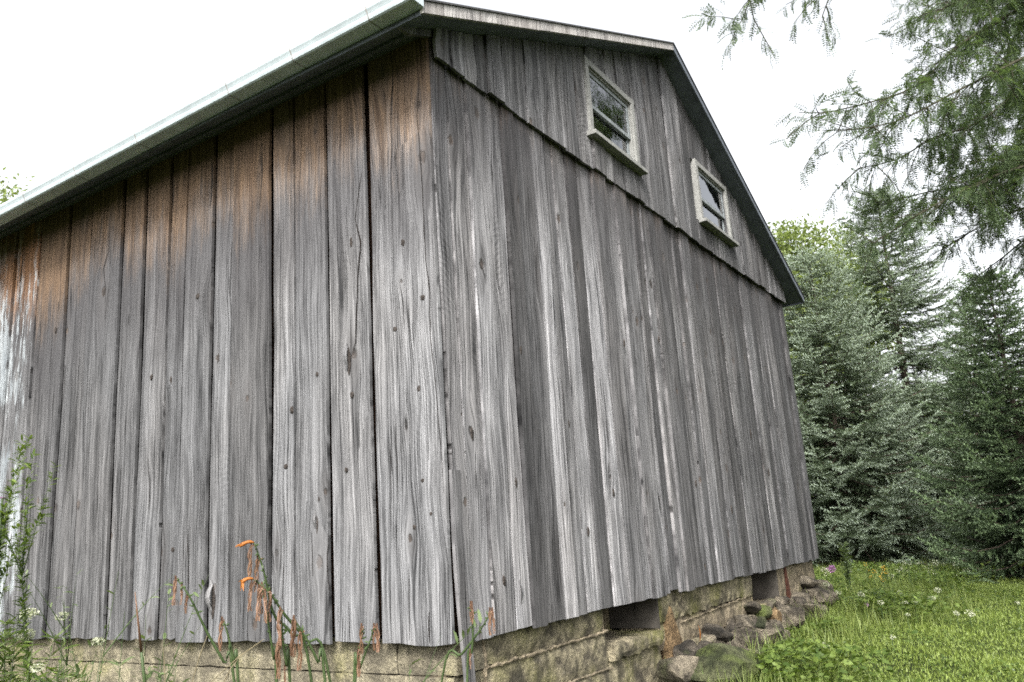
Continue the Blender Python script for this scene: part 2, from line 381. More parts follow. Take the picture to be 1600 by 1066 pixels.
def scatter(tv, tf, P, X, Y, Z, tip=None):
    """copies of a template: position and three (scaled) axes per copy"""
    tv = np.asarray(tv, float); tf = np.asarray(tf, int)
    V = P[:, None, :] + tv[None, :, 0, None]*X[:, None, :] + tv[None, :, 1, None]*Y[:, None, :] + tv[None, :, 2, None]*Z[:, None, :]
    F = tf[None] + (np.arange(len(P))*len(tv))[:, None, None]
    A = None if tip is None else np.repeat(tip, len(tv))
    return V.reshape(-1, 3), F.reshape(-1, tf.shape[1]), A

def unit(a): return a/(np.linalg.norm(a, axis=-1, keepdims=True)+1e-12)

def frames(D, spin=None):
    """orthonormal frames whose X is D; spin turns them about D"""
    D = unit(D); h = np.where(np.abs(D[:, 2:3]) < 0.95, np.array([[0, 0, 1.0]]), np.array([[1.0, 0, 0]]))
    Y = unit(np.cross(h, D)); Z = np.cross(D, Y)
    if spin is not None:
        c, s_ = np.cos(spin)[:, None], np.sin(spin)[:, None]; Y, Z = c*Y+s_*Z, -s_*Y+c*Z
    return D, Y, Z

# ================================================================== GROUND
def build_ground():
    rr = np.concatenate([np.linspace(0, 24, 61), np.geomspace(25.5, 900, 26)]); na = 96
    v = [(3.0, 0.0, float(gz(3, 0)))]
    for r in rr[1:]:
        a = np.arange(na)*2*math.pi/na; x = 3+r*np.cos(a); y = r*np.sin(a)
        v += list(zip(x, y, gz(x, y) - 0.004*np.maximum(0, r-30)*0))
    f = [(0, 1+j, 1+(j+1) % na) for j in range(na)]
    for i in range(len(rr)-2):
        for j in range(na):
            a0 = 1+i*na+j; a1 = 1+i*na+(j+1) % na
            f.append((a0, a0+na, a1+na, a1))
    me = bpy.data.meshes.new('ground'); me.from_pydata(v, [], f); me.shade_smooth()
    tag(link('ground', me, 'ground'), kind='structure')
build_ground()

# ================================================================== BARN
W, H, L = 7.30, 3.28, 9.6
SL = 0.447                                  # roof slope
EO, RO = 0.34, 0.255                        # eave and rake overhang
RT0 = 3.373                                  # roof top at the eave edge
def roof_top(x): return RT0 + SL*(min(x, W-x) + EO)
barn = thing('barn', (0, 0, 0), 'weathered grey wooden barn with vertical boards, gable windows and white gutter', 'barn')

def plank(width, z0, ztop, thick=0.022, segs=7, cols=3, wob=0.003, rag=0.008, cup=0.0, lean=(0, 0), seed=None):
    """one sawn board; local x across, z up, face towards -y; ztop may be a function of local x; lean shifts the left/right edge at the bottom"""
    r = random.Random(seed); v = []; f = []
    ph = [r.uniform(0, 6.3) for _ in range(6)]
    n = segs+1; m = cols+1
    tp = ztop if callable(ztop) else (lambda x: ztop)
    bot = [z0 + r.uniform(-rag, rag) for _ in range(m)]
    for side in (0, 1):
        for i in range(n):
            t = i/segs
            for j in range(m):
                s_ = j/cols
                el = wob*(math.sin(ph[0]+t*9)+0.6*math.sin(ph[1]+t*23)); er = wob*(math.sin(ph[2]+t*8)+0.6*math.sin(ph[3]+t*27))
                xl = -width/2 + el + lean[0]*(1-t)**2; xr = width/2 + er + lean[1]*(1-t)**2
                x = xl+(xr-xl)*s_
                zz = bot[j] + (tp(x)-bot[j])*t
                y = (-thick if side == 0 else 0.0) + cup*(4*s_*(s_-1)+0.5) + 0.004*math.sin(ph[4]+t*5)
                v.append((x, y, zz))
    idx = lambda s_, i, j: s_*n*m + i*m + j
    for i in range(segs):
        for j in range(cols): f.append((idx(0,i,j), idx(0,i,j+1), idx(0,i+1,j+1), idx(0,i+1,j)))
        f.append((idx(0,i,0), idx(0,i+1,0), idx(1,i+1,0), idx(1,i,0)))
        f.append((idx(0,i,cols), idx(1,i,cols), idx(1,i+1,cols), idx(0,i+1,cols)))
    for j in range(cols): f.append((idx(0,0,j), idx(1,0,j), idx(1,0,j+1), idx(0,0,j+1)))
    me = bpy.data.meshes.new('plank'); me.from_pydata(v, [], f); me.update()
    return me

def knot_at(board, x, z, rx, rz, y=-0.024):
    """a loose, sunken or proud dark knot on a board"""
    mb = MB(); n = 12
    ring = lambda s_, yy: [(x+rx*s_*math.cos(6.2832*i/n)*(1+0.22*math.sin(2.7*i+50*x)), yy, z+rz*s_*math.sin(6.2832*i/n)*(1+0.25*math.cos(2.1*i+40*z))) for i in range(n)]
    mb.v = ring(1.0, y+0.004)+ring(0.75, y-0.004)+ring(0.45, y-0.005)+[(x, y-0.0055, z)]
    for a in range(2):
        for i in range(n): mb.f.append((a*n+i, (a+1)*n+i, (a+1)*n+(i+1) % n, a*n+(i+1) % n))
    for i in range(n): mb.f.append((2*n+i, 3*n, 2*n+(i+1) % n))
    return link('knot', mb.mesh('knot'), 'knotwood', board)
M['knotwood'] = plain('black_brown_knot', (0.030, 0.025, 0.022), 0.85, 0.2, 0.7, 90, 0.8)

# --- eave wall (faces -x), boards from the near corner to the far end; (edge nearer the corner, edge farther, gap after, tone)
EAVE = [(-0.030, 0.455, 0.020, 1.22), (0.478, 0.805, 0.010, 1.10), (0.815, 1.088, 0.006, 1.00), (1.094, 1.300, 0.012, 1.16), (1.318, 1.690, 0.004, 0.72),
        (1.694, 1.895, 0.010, 0.98), (1.907, 2.195, 0.004, 0.86), (2.199, 2.392, 0.012, 0.74), (2.406, 2.690, 0.012, 0.98), (2.706, 2.975, 0.024, 0.80),
        (3.003, 3.425, 0.008, 0.80), (3.435, 3.745, 0.020, 0.78), (3.768, 4.195, 0.004, 0.74)]
PAINT = [(4.200, 4.395, 0.006, 0.9), (4.402, 4.612, 0.010, 0.9), (4.624, 4.860, 0.006, 0.9), (4.868, 5.13, 0.006, 0.9), (5.14, 5.36, 0.01, 0.9), (5.37, 5.66, 0.01, 0.9)]
yy = 5.67
while yy < L-0.15:
    w_ = rnd.uniform(0.2, 0.36); w_ = min(w_, L-yy) if L-yy-w_ > 0.12 else L-yy
    EAVE.append((yy, yy+w_-0.008, 0.008, rnd.uniform(0.7, 1.0))); yy += w_
WT = roof_top(0) - 0.085
ZTOP_EAVE = 3.45
eave_boards = []
for i, (a, b, g, tone) in enumerate(EAVE + PAINT):
    p = i >= len(EAVE)
    a += 0.003; b -= 0.004 + (0.014 if g > 0.009 else 0.002)
    o = link('plank', plank(b-a, 0.0, ZTOP_EAVE, segs=8, cols=4, wob=0.0035, rag=0.008, cup=rnd.uniform(-0.003, 0.004), seed=i*3+1), 'wood_paint' if p else 'wood', barn,
             (-rnd.uniform(0.008, 0.018) - (0.004 if p else 0), (a+b)/2, rnd.uniform(-0.008, 0.006)), (0, 0, -math.pi/2))
    o['tone'] = 0.98*(0.92+(tone-0.96)*1.35); o['browny'] = (2.50 if p else 2.74 + rnd.uniform(-0.22, 0.18) - 0.06*(a+b)/2 + (0.08 if i < 2 else 0.0))
    if p: o['label'] = 'board with peeling pale blue-white paint over brown wood'
    eave_boards.append(o)
def eave_knot(i, y, z, rx, rz): a, b = EAVE[i][:2]; knot_at(eave_boards[i], -(y-(a+b)/2), z, rx, rz)

# --- gable wall (faces -y): lower course
XG = [0.0, 0.123, 0.307, 0.532, 0.703, 0.837, 1.051, 1.228, 1.369, 1.565, 1.753, 1.962, 2.172, 2.347, 2.581, 2.711, 2.858, 3.00, 3.154, 3.349, 3.586, 3.768, 3.993, 4.21,
      4.459, 4.721, 4.953, 5.14, 5.335, 5.549, 5.79, 6.031, 6.28, 6.559, 6.78, 7.011, 7.16, 7.318]
TG = [0.80, 0.90, 1.00, 1.08, 0.50, 0.62, 1.22, 0.86, 1.16, 0.58, 1.12, 0.70, 0.92, 0.78, 0.98, 0.62, 0.88, 0.66, 0.58, 0.80, 0.66, 0.86, 0.60, 0.74,
      0.56, 0.82, 0.62, 0.70, 0.56, 0.88, 0.58, 0.66, 0.78, 0.52, 0.66, 0.54, 0.62]
gable_boards = []
for i in range(len(XG)-1):
    a, b = XG[i]+0.004, XG[i+1]-0.004
    if i == 0: a = -0.004
    lean = (0.0, 0.0)
    if i == 0: lean = (0.055, 0.03)
    if i == 1: lean = (0.03, 0.012)
    if i == 16: lean = (0.0, -0.028)
    dep = rnd.choice((0.0, 0.006, 0.018, 0.027)) if i > 1 else 0.006
    o = link('plank', plank(b-a, 0.0, 3.40, thick=0.026, segs=8, cols=3, wob=0.003 if i > 1 else 0.002, rag=0.0025, cup=rnd.uniform(-0.006, 0.006), lean=lean, seed=300+i), 'wood_gable', barn,
             ((a+b)/2, -dep-0.004, rnd.uniform(-0.010, 0.008) + (0.018 if i in (15,) else 0)), (0, 0, rnd.uniform(-0.075, 0.075) if 1 < i < 35 else 0))
    o['tone'] = max(0.36, 0.95+(TG[i]-0.80)*2.0); o['browny'] = rnd.uniform(3.10, 3.22)
    gable_boards.append(o)
# a loose corner strip that has sprung away from the wall and hangs below the siding
o = link('corner_strip', plank(0.075, -0.46, 0.86, thick=0.020, segs=8, cols=2, wob=0.002, rag=0.004, lean=(0.062, 0.062), seed=900), 'wood_gable', barn, (0.036, -0.026, 0.0))
o['tone'] = 0.72; o['browny'] = 9.0; o['label'] = 'loose corner strip hanging below the siding'

# --- gable wall: upper course, lapped over the lower one, cut to the roof slope and round the windows
XU = [-0.012, 0.131, 0.270, 0.405, 0.524, 0.699, 0.999, 1.297, 1.525, 1.761, 1.967, 2.187, 2.359, 2.56, 2.729, 2.93, 3.135, 3.375, 3.645, 3.86, 4.07, 4.26, 4.47, 4.66,
      4.86, 5.05, 5.22, 5.43, 5.64, 5.83, 6.05, 6.24, 6.47, 6.68, 6.90, 7.10, 7.318]
WIN = [(1.93, 2.85, 3.55, 4.225), (4.34, 5.31, 3.54, 4.215)]
for i in range(len(XU)-1):
    a, b = XU[i]+0.004, XU[i+1]-0.004; c = (a+b)/2
    tp = lambda x, c=c: roof_top(min(max(x+c, 0), W)) - 0.080
    pieces = [(3.255, tp)]
    for (wx0, wx1, wz0, wz1) in WIN:
        if c > wx0 and c < wx1: pieces = [(3.255, wz0-0.01), (wz1-0.01, tp)]
    dep = 0.022 + rnd.choice((0.0, 0.004, 0.010, 0.016))
    for (z0, t_) in pieces:
        lean = (0, 0)
        if i in (16, 17): lean = (rnd.uniform(-0.01, 0.014), rnd.uniform(-0.016, 0.004))
        o = link('plank', plank(b-a, z0, t_, segs=5, cols=3, wob=0.003, rag=0.0025 if z0 < 3.3 else 0.002, cup=rnd.uniform(-0.005, 0.006), lean=lean, seed=600+i), 'wood_gable', barn,
                 (c, -0.030-dep, rnd.uniform(-0.006, 0.007) if z0 < 3.3 else 0), (0, 0, rnd.uniform(-0.04, 0.04)))
        o['tone'] = rnd.choice((0.55, 0.72, 0.90, 1.08, 0.66)) * (0.98 if c < 4 else 0.82); o['browny'] = 9.0

# --- inner sheathing, so that joints show dark timber and the inside stays dark
mb = MB()
def sheet_y(mb, x0, x1, z0, z1, y0, y1, holes):
    xs = sorted({x0, x1, *[h[0] for h in holes], *[h[1] for h in holes]}); zs = sorted({z0, z1, *[h[2] for h in holes], *[h[3] for h in holes]})
    for i in range(len(xs)-1):
        for j in range(len(zs)-1):
            cx, cz = (xs[i]+xs[i+1])/2, (zs[j]+zs[j+1])/2
            if not any(h[0] < cx < h[1] and h[2] < cz < h[3] for h in holes): mb.box(xs[i], xs[i+1], y0, y1, zs[j], zs[j+1])
sheet_y(mb, 0.095, W-0.03, 0.03, 3.40, 0.045, 0.070, [])
sheet_y(mb, 0.095, W-0.03, 3.40, 3.52, 0.045, 0.070, [])
hol = [(a+0.06, b-0.06, c+0.04, d-0.06) for (a, b, c, d) in WIN]
for (x0, x1) in ((0.3, 1.5), (1.5, 3.65), (3.65, 5.8), (5.8, 7.0)):
    zt_ = min(roof_top(x0), roof_top(x1)) - 0.13
    sheet_y(mb, x0, x1, 3.52, max(zt_, 4.22) if (x0, x1) in ((1.5, 3.65), (3.65, 5.8)) else zt_, 0.045, 0.070, [h for h in hol if h[0] >= x0 and h[1] <= x1])
mb.prism([(0.35, 3.52), (W-0.35, 3.52), (W/2, roof_top(W/2)-0.14)], 1, 0.50, 0.53)           # loft partition behind the windows
mb.box(0.060, 0.085, 0.05, L-0.03, 0.03, 3.42)
mb.box(W-0.04, W-0.002, 0.06, L-0.03, 0.03, 3.40)
mb.box(0.05, W-0.03, L-0.03, L, 0.0, 3.44)
mb.prism([(0.02, 3.44), (W-0.02, 3.44), (W/2, roof_top(W/2)-0.11)], 1, L-0.02, L)
mb.build('sheathing', 'backing', barn)

# --- roof: two slabs, soffits, rake boards, sub-fascia
for sx in (0, 1):
    X = (lambda x: x) if sx == 0 else (lambda x: W-x)
    rt = lambda x: RT0 + SL*(x+EO)
    band = lambda x0, x1, d0, d1: [(X(x0), rt(x0)-d0), (X(x1), rt(x1)-d0), (X(x1), rt(x1)-d1), (X(x0), rt(x0)-d1)]
    mb = MB(); mb.prism(band(-EO-0.01, W/2, 0.0, 0.012), 1, -RO-0.012, L+RO); rf = mb.build('roof_slab', 'roof', barn)
    mb = MB(); mb.prism(band(-EO+0.012, W/2-0.001, 0.052, 0.078), 1, -RO+0.022, L+RO-0.02); mb.build('soffit', 'soffit', barn)
    for (xa, xb, dz) in ((-EO, 0.96, 0.0), (0.966, W/2-(0.0 if sx == 0 else 0.001), 0.003)):        # rake board in two lengths
        mb = MB(); mb.prism(band(xa, xb, 0.014, 0.086-dz), 1, -RO-0.002, -RO+0.020); o = mb.build('rake_board', 'rake' if sx == 0 else 'soffit', barn)
        o['tone'] = 1.0; o['browny'] = 9.0
    mb = MB(); mb.prism([(X(-EO), RT0-0.014), (X(-EO+0.011), RT0-0.014), (X(-EO+0.011), RT0-0.092), (X(-EO), RT0-0.092)], 1, -RO+0.021, L+RO-0.03); mb.build('fascia', 'soffit', barn)
    mb = MB(); mb.prism(band(-0.17, -0.012, 0.0785, 0.098), 1, -0.03, L); mb.build('soffit_board', 'soffit', barn)
rt = lambda x: RT0 + SL*(x+EO)
mb = MB(); mb.prism([(-EO+0.02, rt(-EO+0.02)-0.079), (-0.02, rt(-0.02)-0.0795), (-0.02, rt(-0.02)-0.125), (-EO+0.12, rt(-EO+0.12)-0.125)], 1, -0.060, -0.034); o = mb.build('eave_end_board', 'wood_gable', barn); o['tone'] = 0.8; o['browny'] = 9.0

# --- K-style gutter
gx = -EO-0.003
prof = [(0.0, 0.0), (-0.094, 0.0), (-0.104, 0.006), (-0.109, 0.018), (-0.112, 0.032), (-0.119, 0.046), (-0.126, 0.058), (-0.129, 0.070), (-0.126, 0.076), (-0.119, 0.076), (-0.117, 0.068),
        (-0.119, 0.060), (-0.112, 0.050), (-0.105, 0.036), (-0.102, 0.022), (-0.097, 0.010), (-0.090, 0.005), (-0.004, 0.005), (-0.004, 0.076), (0.0, 0.076)]
GZ = RT0-0.062; GS = -0.009
def gutter_run(mb, pr, y0, y1):
    mb.prism([(gx+x, z) for x, z in pr], 1, y0, y1)
    n = len(pr)*2
    mb.v[-n:] = [(x, y, GZ+z+GS*y) for (x, y, z) in mb.v[-n:]]
mb = MB(); gutter_run(mb, prof, -RO-0.01, L+RO)
gutter_run(mb, [(-0.002, 0.002), (-0.094, 0.002), (-0.108, 0.034), (-0.124, 0.07), (-0.002, 0.074)], -RO-0.012, -RO-0.009)
gut = mb.build('gutter', 'gutter', barn)
for y in (0.04, 0.645, 1.225, 2.19, 2.95, 3.66, 4.35, 5.3, 6.3, 7.4, 8.5):
    out = [(-0.001, -0.0015), (-0.0945, -0.0015), (-0.1055, 0.005), (-0.1105, 0.0175), (-0.1135, 0.0315), (-0.1205, 0.0455), (-0.1275, 0.0575), (-0.1305, 0.070)]
    mb = MB(); gutter_run(mb, out + [(x*0.985, z+0.003) for x, z in reversed(out)], y-0.0035, y+0.0035); mb.build('gutter_seam', 'seam', gut)

# --- gable windows
for (x0, x1, z0, z1) in WIN:
    wnd = bpy.data.objects.new('window', None); COL.objects.link(wnd); wnd.parent = barn; wnd.location = ((x0+x1)/2, -0.05, z0)
    fwd = -0.104
    fr = MB(); t = 0.055
    fr.box(x0, x0+t, fwd, 0.03, z0+0.005, z1); fr.box(x1-t, x1, fwd, 0.03, z0+0.005, z1); fr.box(x0+t+0.001, x1-t-0.001, fwd+0.003, 0.03, z1-t, z1-0.002)
    fr.box(x0+t+0.001, x0+t+0.016, fwd+0.022, 0.03, z0+0.01, z1-t-0.001); fr.box(x1-t-0.016, x1-t-0.001, fwd+0.022, 0.03, z0+0.01, z1-t-0.001)
    fr.box(x0+t+0.017, x1-t-0.017, fwd+0.022, 0.03, z1-t-0.016, z1-t-0.001)
    fr.build('frame', 'winframe', wnd)
    MB().prism([(fwd-0.052, z0-0.040), (fwd-0.052, z0-0.008), (0.02, z0+0.008), (0.02, z0-0.040)], 0, x0-0.035, x1+0.035).build('sill', 'winframe', wnd)
    zi0, zi1 = z0+0.012, z1-t-0.017; zm = zi0+(zi1-zi0)*0.47; xa, xb = x0+t+0.017, x1-t-0.017
    for k_, (sa, sb, yo) in enumerate(((zm-0.018, zi1, fwd+0.034), (zi0, zm+0.018, fwd+0.056))):
        sh = MB(); b = 0.034
        sh.box(xa, xa+b, yo, yo+0.020, sa, sb); sh.box(xb-b, xb, yo, yo+0.020, sa, sb)
        sh.box(xa+b, xb-b, yo+0.001, yo+0.019, sb-b, sb); sh.box(xa+b, xb-b, yo+0.001, yo+0.019, sa, sa+b)
        s_ = sh.build('sash', 'sash', wnd)
        MB().box(xa+b, xb-b, yo+0.008, yo+0.011, sa+b, sb-b).build('pane', 'glass', wnd)
    if x0 > 4:   # faint screen bars behind the glass of the far window
        for i in range(1, 5):
            xx = xa+(xb-xa)*i/5; MB().box(xx-0.003, xx+0.003, fwd+0.085, fwd+0.088, zi0, zi1).build('muntin', 'sash', wnd)
        for i in range(1, 4):
            zz = zi0+(zi1-zi0)*i/4; MB().box(xa, xb, fwd+0.0885, fwd+0.0915, zz-0.003, zz+0.003).build('muntin', 'sash', wnd)

# --- distinct knots and torn splinters of the boards near the corner
for (i, u, v, sx, sz) in ((0, 629, 380, 5, 8), (0, 660, 466, 6, 7), (0, 617, 515, 6, 6), (0, 654, 608, 5, 8), (0, 660, 751, 5, 5), (0, 673, 803, 4, 4), (0, 647, 824, 5, 6),
                          (1, 549, 618, 4, 7), (1, 540, 735, 4, 5), (3, 456, 640, 4, 8), (3, 447, 728, 5, 6), (2, 497, 585, 4, 6), (5, 341, 560, 4, 12), (6, 310, 462, 6, 7),
                          (8, 237, 590, 4, 6), (7, 268, 595, 4, 8), (7, 270, 860, 4, 5), (1, 548, 380, 3, 12), (2, 500, 780, 3, 6), (12, 88, 515, 4, 7)):
    d = fw + RT*(u-800)/FPX - UP*(v-533)/FPX; p = CAM + d*(-0.03-CAM[0])/d[0]; s_ = abs((-0.03-CAM[0])/d[0])/FPX
    a, b = EAVE[i][:2]
    if a+0.015 < p[1] < b-0.015: eave_knot(i, p[1], p[2], sx*s_*0.85, sz*s_*0.8)
for (i, x, z, rx, rz) in ((1, 0.21, 1.07, 0.016, 0.04), (4, 0.74, 1.62, 0.014, 0.035), (5, 0.80, 0.22, 0.016, 0.04), (3, 0.62, 0.80, 0.010, 0.03), (8, 1.30, 1.2, 0.010, 0.03), (11, 1.86, 0.75, 0.010, 0.03),
                          (2, 0.42, 0.27, 0.014, 0.03), (9, 1.45, 0.50, 0.012, 0.03), (13, 2.25, 1.9, 0.012, 0.03), (17, 2.94, 2.05, 0.013, 0.03), (20, 3.47, 0.85, 0.014, 0.03), (24, 4.33, 0.62, 0.016, 0.04), (28, 5.24, 1.4, 0.016, 0.05), (30, 5.66, 1.0, 0.018, 0.05)):
    a, b = XG[i], XG[i+1]; o = gable_boards[i]
    knot_at(o, x-(a+b)/2, z, rx, rz, -0.026)
def splinter(board, x, z, ln, wd, curl, mat='wood'):
    mb = MB(); pts = []; ws = []
    for i in range(7):
        t = i/6; pts.append((x+0.25*wd*math.sin(t*3), -0.026-curl*math.sin(t*math.pi)**2 - 0.003, z+ln*t)); ws.append(wd*(0.15+math.sin(0.2+t*2.7)))
    mb.strip(pts, ws, (1, 0.25, 0)); b = len(mb.v)
    mb.strip([(p[0], p[1]+0.004, p[2]) for p in pts], ws, (1, 0.25, 0))
    s_ = link('splinter', mb.mesh('splinter'), mat, board); s_['tone'] = 1.25; s_['browny'] = 9.0
    mb = MB(); mb.strip([(p[0]+0.012, -0.0255, p[2]-0.03) for p in pts], [w_*1.1 for w_ in ws], (1, 0, 0)); link('torn_hollow', mb.mesh('torn_hollow'), 'knotwood', board)
splinter(eave_boards[5], -0.055, 0.16, 0.20, 0.030, 0.035)
splinter(eave_boards[1], -0.02, 1.50, 0.16, 0.022, 0.022)
splinter(eave_boards[2], 0.03, 0.62, 0.10, 0.012, 0.014)
splinter(gable_boards[3], -0.03, 0.12, 0.14, 0.018, 0.012, 'wood_gable')

# --- long checks and end splits that can be made out one by one on the eave wall
def crack(path, wmm):
    P = []
    for u, v in path:
        d = fw + RT*(u-800)/FPX - UP*(v-533)/FPX; P.append(CAM + d*(-0.036-CAM[0])/d[0])
    mid = P[len(P)//2]
    i = min(range(len(EAVE)), key=lambda j: abs((EAVE[j][0]+EAVE[j][1])/2-mid[1])); bo = eave_boards[i]; fr_ = []
    for k_ in range(len(P)-1):
        for t in (0, 0.25, 0.5, 0.75): fr_.append(P[k_]*(1-t)+P[k_+1]*t)
    fr_.append(P[-1]); n = len(fr_); rr = random.Random(int(path[0][0]))
    pts = [(-(q[1]-bo.location[1])+rr.uniform(-0.002, 0.002), -0.0285-0.0, q[2]-bo.location[2]) for q in fr_]
    ws = [wmm/1000*(0.35+0.9*math.sin(math.pi*min(1, (k_+0.6)/n)))*rr.uniform(0.6, 1.3) for k_ in range(n)]
    mb = MB(); mb.strip(pts, ws, (1, 0, 0)); link('crack', mb.mesh('crack'), 'crackdark', bo)
M['crackdark'] = plain('dark_split', (0.012, 0.010, 0.009), 0.95, 0.05, 0.5, 40)
for path, wmm in (([(657, 100), (652, 180), (660, 288), (663, 354), (666, 408), (672, 456), (673, 523), (678, 571), (690, 703), (694, 770)], 5), ([(565, 270), (555, 342), (564, 378), (559, 432), (556, 535), (547, 566)], 7),
                  ([(671, 956), (671, 980), (672, 1004)], 6), ([(69, 920), (69, 960), (68, 995)], 6), ([(100, 967), (100, 995)], 7), ([(114, 955), (114, 994)], 5), ([(158, 875), (157, 930), (156, 994)], 7), ([(171, 975), (171, 996)], 7),
                  ([(172, 360), (170, 395), (163, 420), (166, 450), (165, 500)], 5), ([(294, 835), (295, 880), (295, 940)], 6), ([(515, 830), (512, 880), (516, 930)], 5), ([(232, 715), (235, 760), (233, 800)], 6), ([(610, 700), (612, 760), (611, 830)], 3),
                  ([(445, 880), (443, 930), (447, 985)], 5), ([(385, 850), (392, 900)], 4), ([(640, 880), (640, 1000)], 3), ([(545, 940), (546, 1002)], 4), ([(488, 830), (490, 900)], 4)):
    crack(path, wmm)
# --- foundation
def slab(x0, x1, z0, z1, y, depth, mat, nx=None, amp=0.010, edge=0.015, seed=0, name='concrete_wall', axis='y', rough_top=0.006):
    """a rough poured face: displaced grid with returned edges"""
    nx = nx or max(4, int((x1-x0)/0.055)); nz = max(3, int((z1-z0)/0.05)); r = np.random.default_rng(seed)
    ph = r.uniform(0, 6.3, 12); v = []; f = []
    def nz_(x, z): return (math.sin(5*x+ph[0])*math.sin(7*z+ph[1]) + 0.6*math.sin(17*x+3*z+ph[2]) + 0.5*math.sin(23*z-9*x+ph[3]) + 0.4*math.sin(41*x+ph[4])*math.sin(37*z+ph[5]))
    for j in range(nz+1):
        for i in range(nx+1):
            x = x0+(x1-x0)*i/nx; z = z0+(z1-z0)*j/nz; yy = y + amp*0.5*nz_(x, z) + r.normal(0, amp*0.12)
            d = min(i, nx-i)
            if i in (0, nx): yy += edge; x += r.normal(0, 0.004)
            if j in (0, nz): yy += edge*0.7; z += r.normal(0, rough_top)
            v.append((x, yy, z))
    m = nx+1
    for j in range(nz):
        for i in range(nx): f.append((j*m+i, j*m+i+1, (j+1)*m+i+1, (j+1)*m+i))
    bd = [i for i in range(m)] + [j*m+nx for j in range(1, nz+1)] + [nz*m+i for i in range(nx-1, -1, -1)] + [j*m for j in range(nz-1, 0, -1)]
    b = len(v); v += [(v[i][0], y+depth, v[i][2]) for i in bd]; n = len(bd)
    for i in range(n): f.append((bd[i], b+i, b+(i+1) % n, bd[(i+1) % n]))
    f.append(tuple(b+i for i in range(n)))
    if axis == 'x': v = [(q[1], q[0], q[2]) for q in v]; f = [tuple(reversed(q)) for q in f]
    me = bpy.data.meshes.new(name); me.from_pydata(v, [], f); me.update()
    return me
def fpart(name, me, mat): return link(name, me, mat, fnd)
fnd = bpy.data.objects.new('foundation', None); COL.objects.link(fnd); fnd.parent = barn
# gable side, left to right
fpart('corner_pier', slab(0.05, 0.29, -1.15, 0.0, 0.075, 0.25, 'concrete', amp=0.006, seed=1), 'concrete_plain')
fpart('concrete_course', slab(0.285, 1.70, -0.155, 0.012, 0.030, 0.30, 'concrete', amp=0.014, seed=2), 'concrete')
fpart('concrete_course', slab(0.265, 1.705, -0.375, -0.158, 0.014, 0.30, 'concrete', amp=0.010, seed=3), 'concrete')
fpart('concrete_course', slab(0.255, 1.72, -1.15, -0.378, -0.006, 0.30, 'concrete', amp=0.012, seed=4), 'concrete')
def bead(x0, x1, za, zb, y, r0, seed):
    r = random.Random(seed); n = max(3, int(math.hypot(x1-x0, zb-za)/0.035)); mb = MB()
    pts = [(x0+(x1-x0)*i/n, y+r.uniform(-.004, .004), za+(zb-za)*i/n+r.uniform(-.006, .006)) for i in range(n+1)]
    mb.tube(pts, [r0*r.uniform(0.5, 1.3) for _ in pts], 6); fpart('mortar_bead', mb.mesh('mortar_bead'), 'concrete_plain')
bead(0.30, 1.70, -0.160, -0.150, 0.016, 0.010, 1); bead(0.55, 1.70, -0.372, -0.378, 0.0, 0.008, 2)
bead(0.29, 0.30, -0.02, -0.36, 0.020, 0.016, 5)
# first cellar window: deep reveal, sloping sill, dark sash at the back
mb = MB(); mb.box(1.70, 2.55, 0.42, 0.45, -0.3, 0.06); fpart('cellar_back', mb.mesh('cellar_back'), 'concrete_plain')
mb = MB(); mb.box(1.705, 1.715, 0.05, 0.42, -0.3, 0.03); fpart('reveal', mb.mesh('reveal'), 'concrete_plain')
mb = MB(); mb.box(2.10, 2.14, 0.36, 0.418, -0.22, 0.05); mb.box(1.72, 2.10, 0.38, 0.416, -0.22, -0.185); fpart('cellar_window_frame', mb.mesh('cellar_window_frame'), 'winframe')
mb = MB(); mb.box(1.74, 2.10, 0.40, 0.405, -0.184, 0.05); fpart('cellar_window_pane', mb.mesh('cellar_window_pane'), 'glass')
mb = MB(); mb.box(1.72, 2.10, 0.409, 0.414, -0.18, 0.05); fpart('cellar_window_void', mb.mesh('cellar_window_void'), 'dark')
mb = MB(); mb.tube([(1.76, 0.39, -0.10), (2.09, 0.39, -0.07)], 0.006, 5); fpart('cellar_window_bar', mb.mesh('cellar_window_bar'), 'winframe')
mb = MB(); mb.box(2.525, 2.546, 0.012, 0.20, -0.232, 0.02); mb.box(2.520, 2.546, 0.203, 0.418, -0.232, 0.02); fpart('reveal_shade_lining', mb.mesh('reveal_shade_lining'), 'shade_lining')  # dark boxes added over the sunlit reveal, their colour standing in for shade
fpart('cellar_sill', slab(1.722, 2.53, -0.335, -0.235, -0.030, 0.44, 'c', amp=0.008, seed=6, rough_top=0.008), 'concrete')
fpart('concrete_course', slab(1.73, 2.54, -1.1, -0.338, 0.012, 0.30, 'c', amp=0.012, seed=7), 'concrete')
# middle wall
fpart('concrete_course', slab(2.55, 4.86, -0.20, 0.014, 0.020, 0.32, 'c', amp=0.014, seed=8), 'concrete')
fpart('concrete_course', slab(2.545, 4.87, -0.40, -0.204, 0.045, 0.30, 'c', amp=0.014, seed=9), 'concrete_plain')
fpart('concrete_course', slab(3.0, 3.95, -0.56, -0.402, -0.010, 0.30, 'c', amp=0.016, seed=10), 'concrete')
fpart('concrete_course', slab(2.545, 4.90, -1.1, -0.404, 0.085, 0.30, 'c', amp=0.016, seed=11), 'concrete_plain')
bead(3.0, 4.8, -0.245, -0.200, 0.035, 0.008, 3)
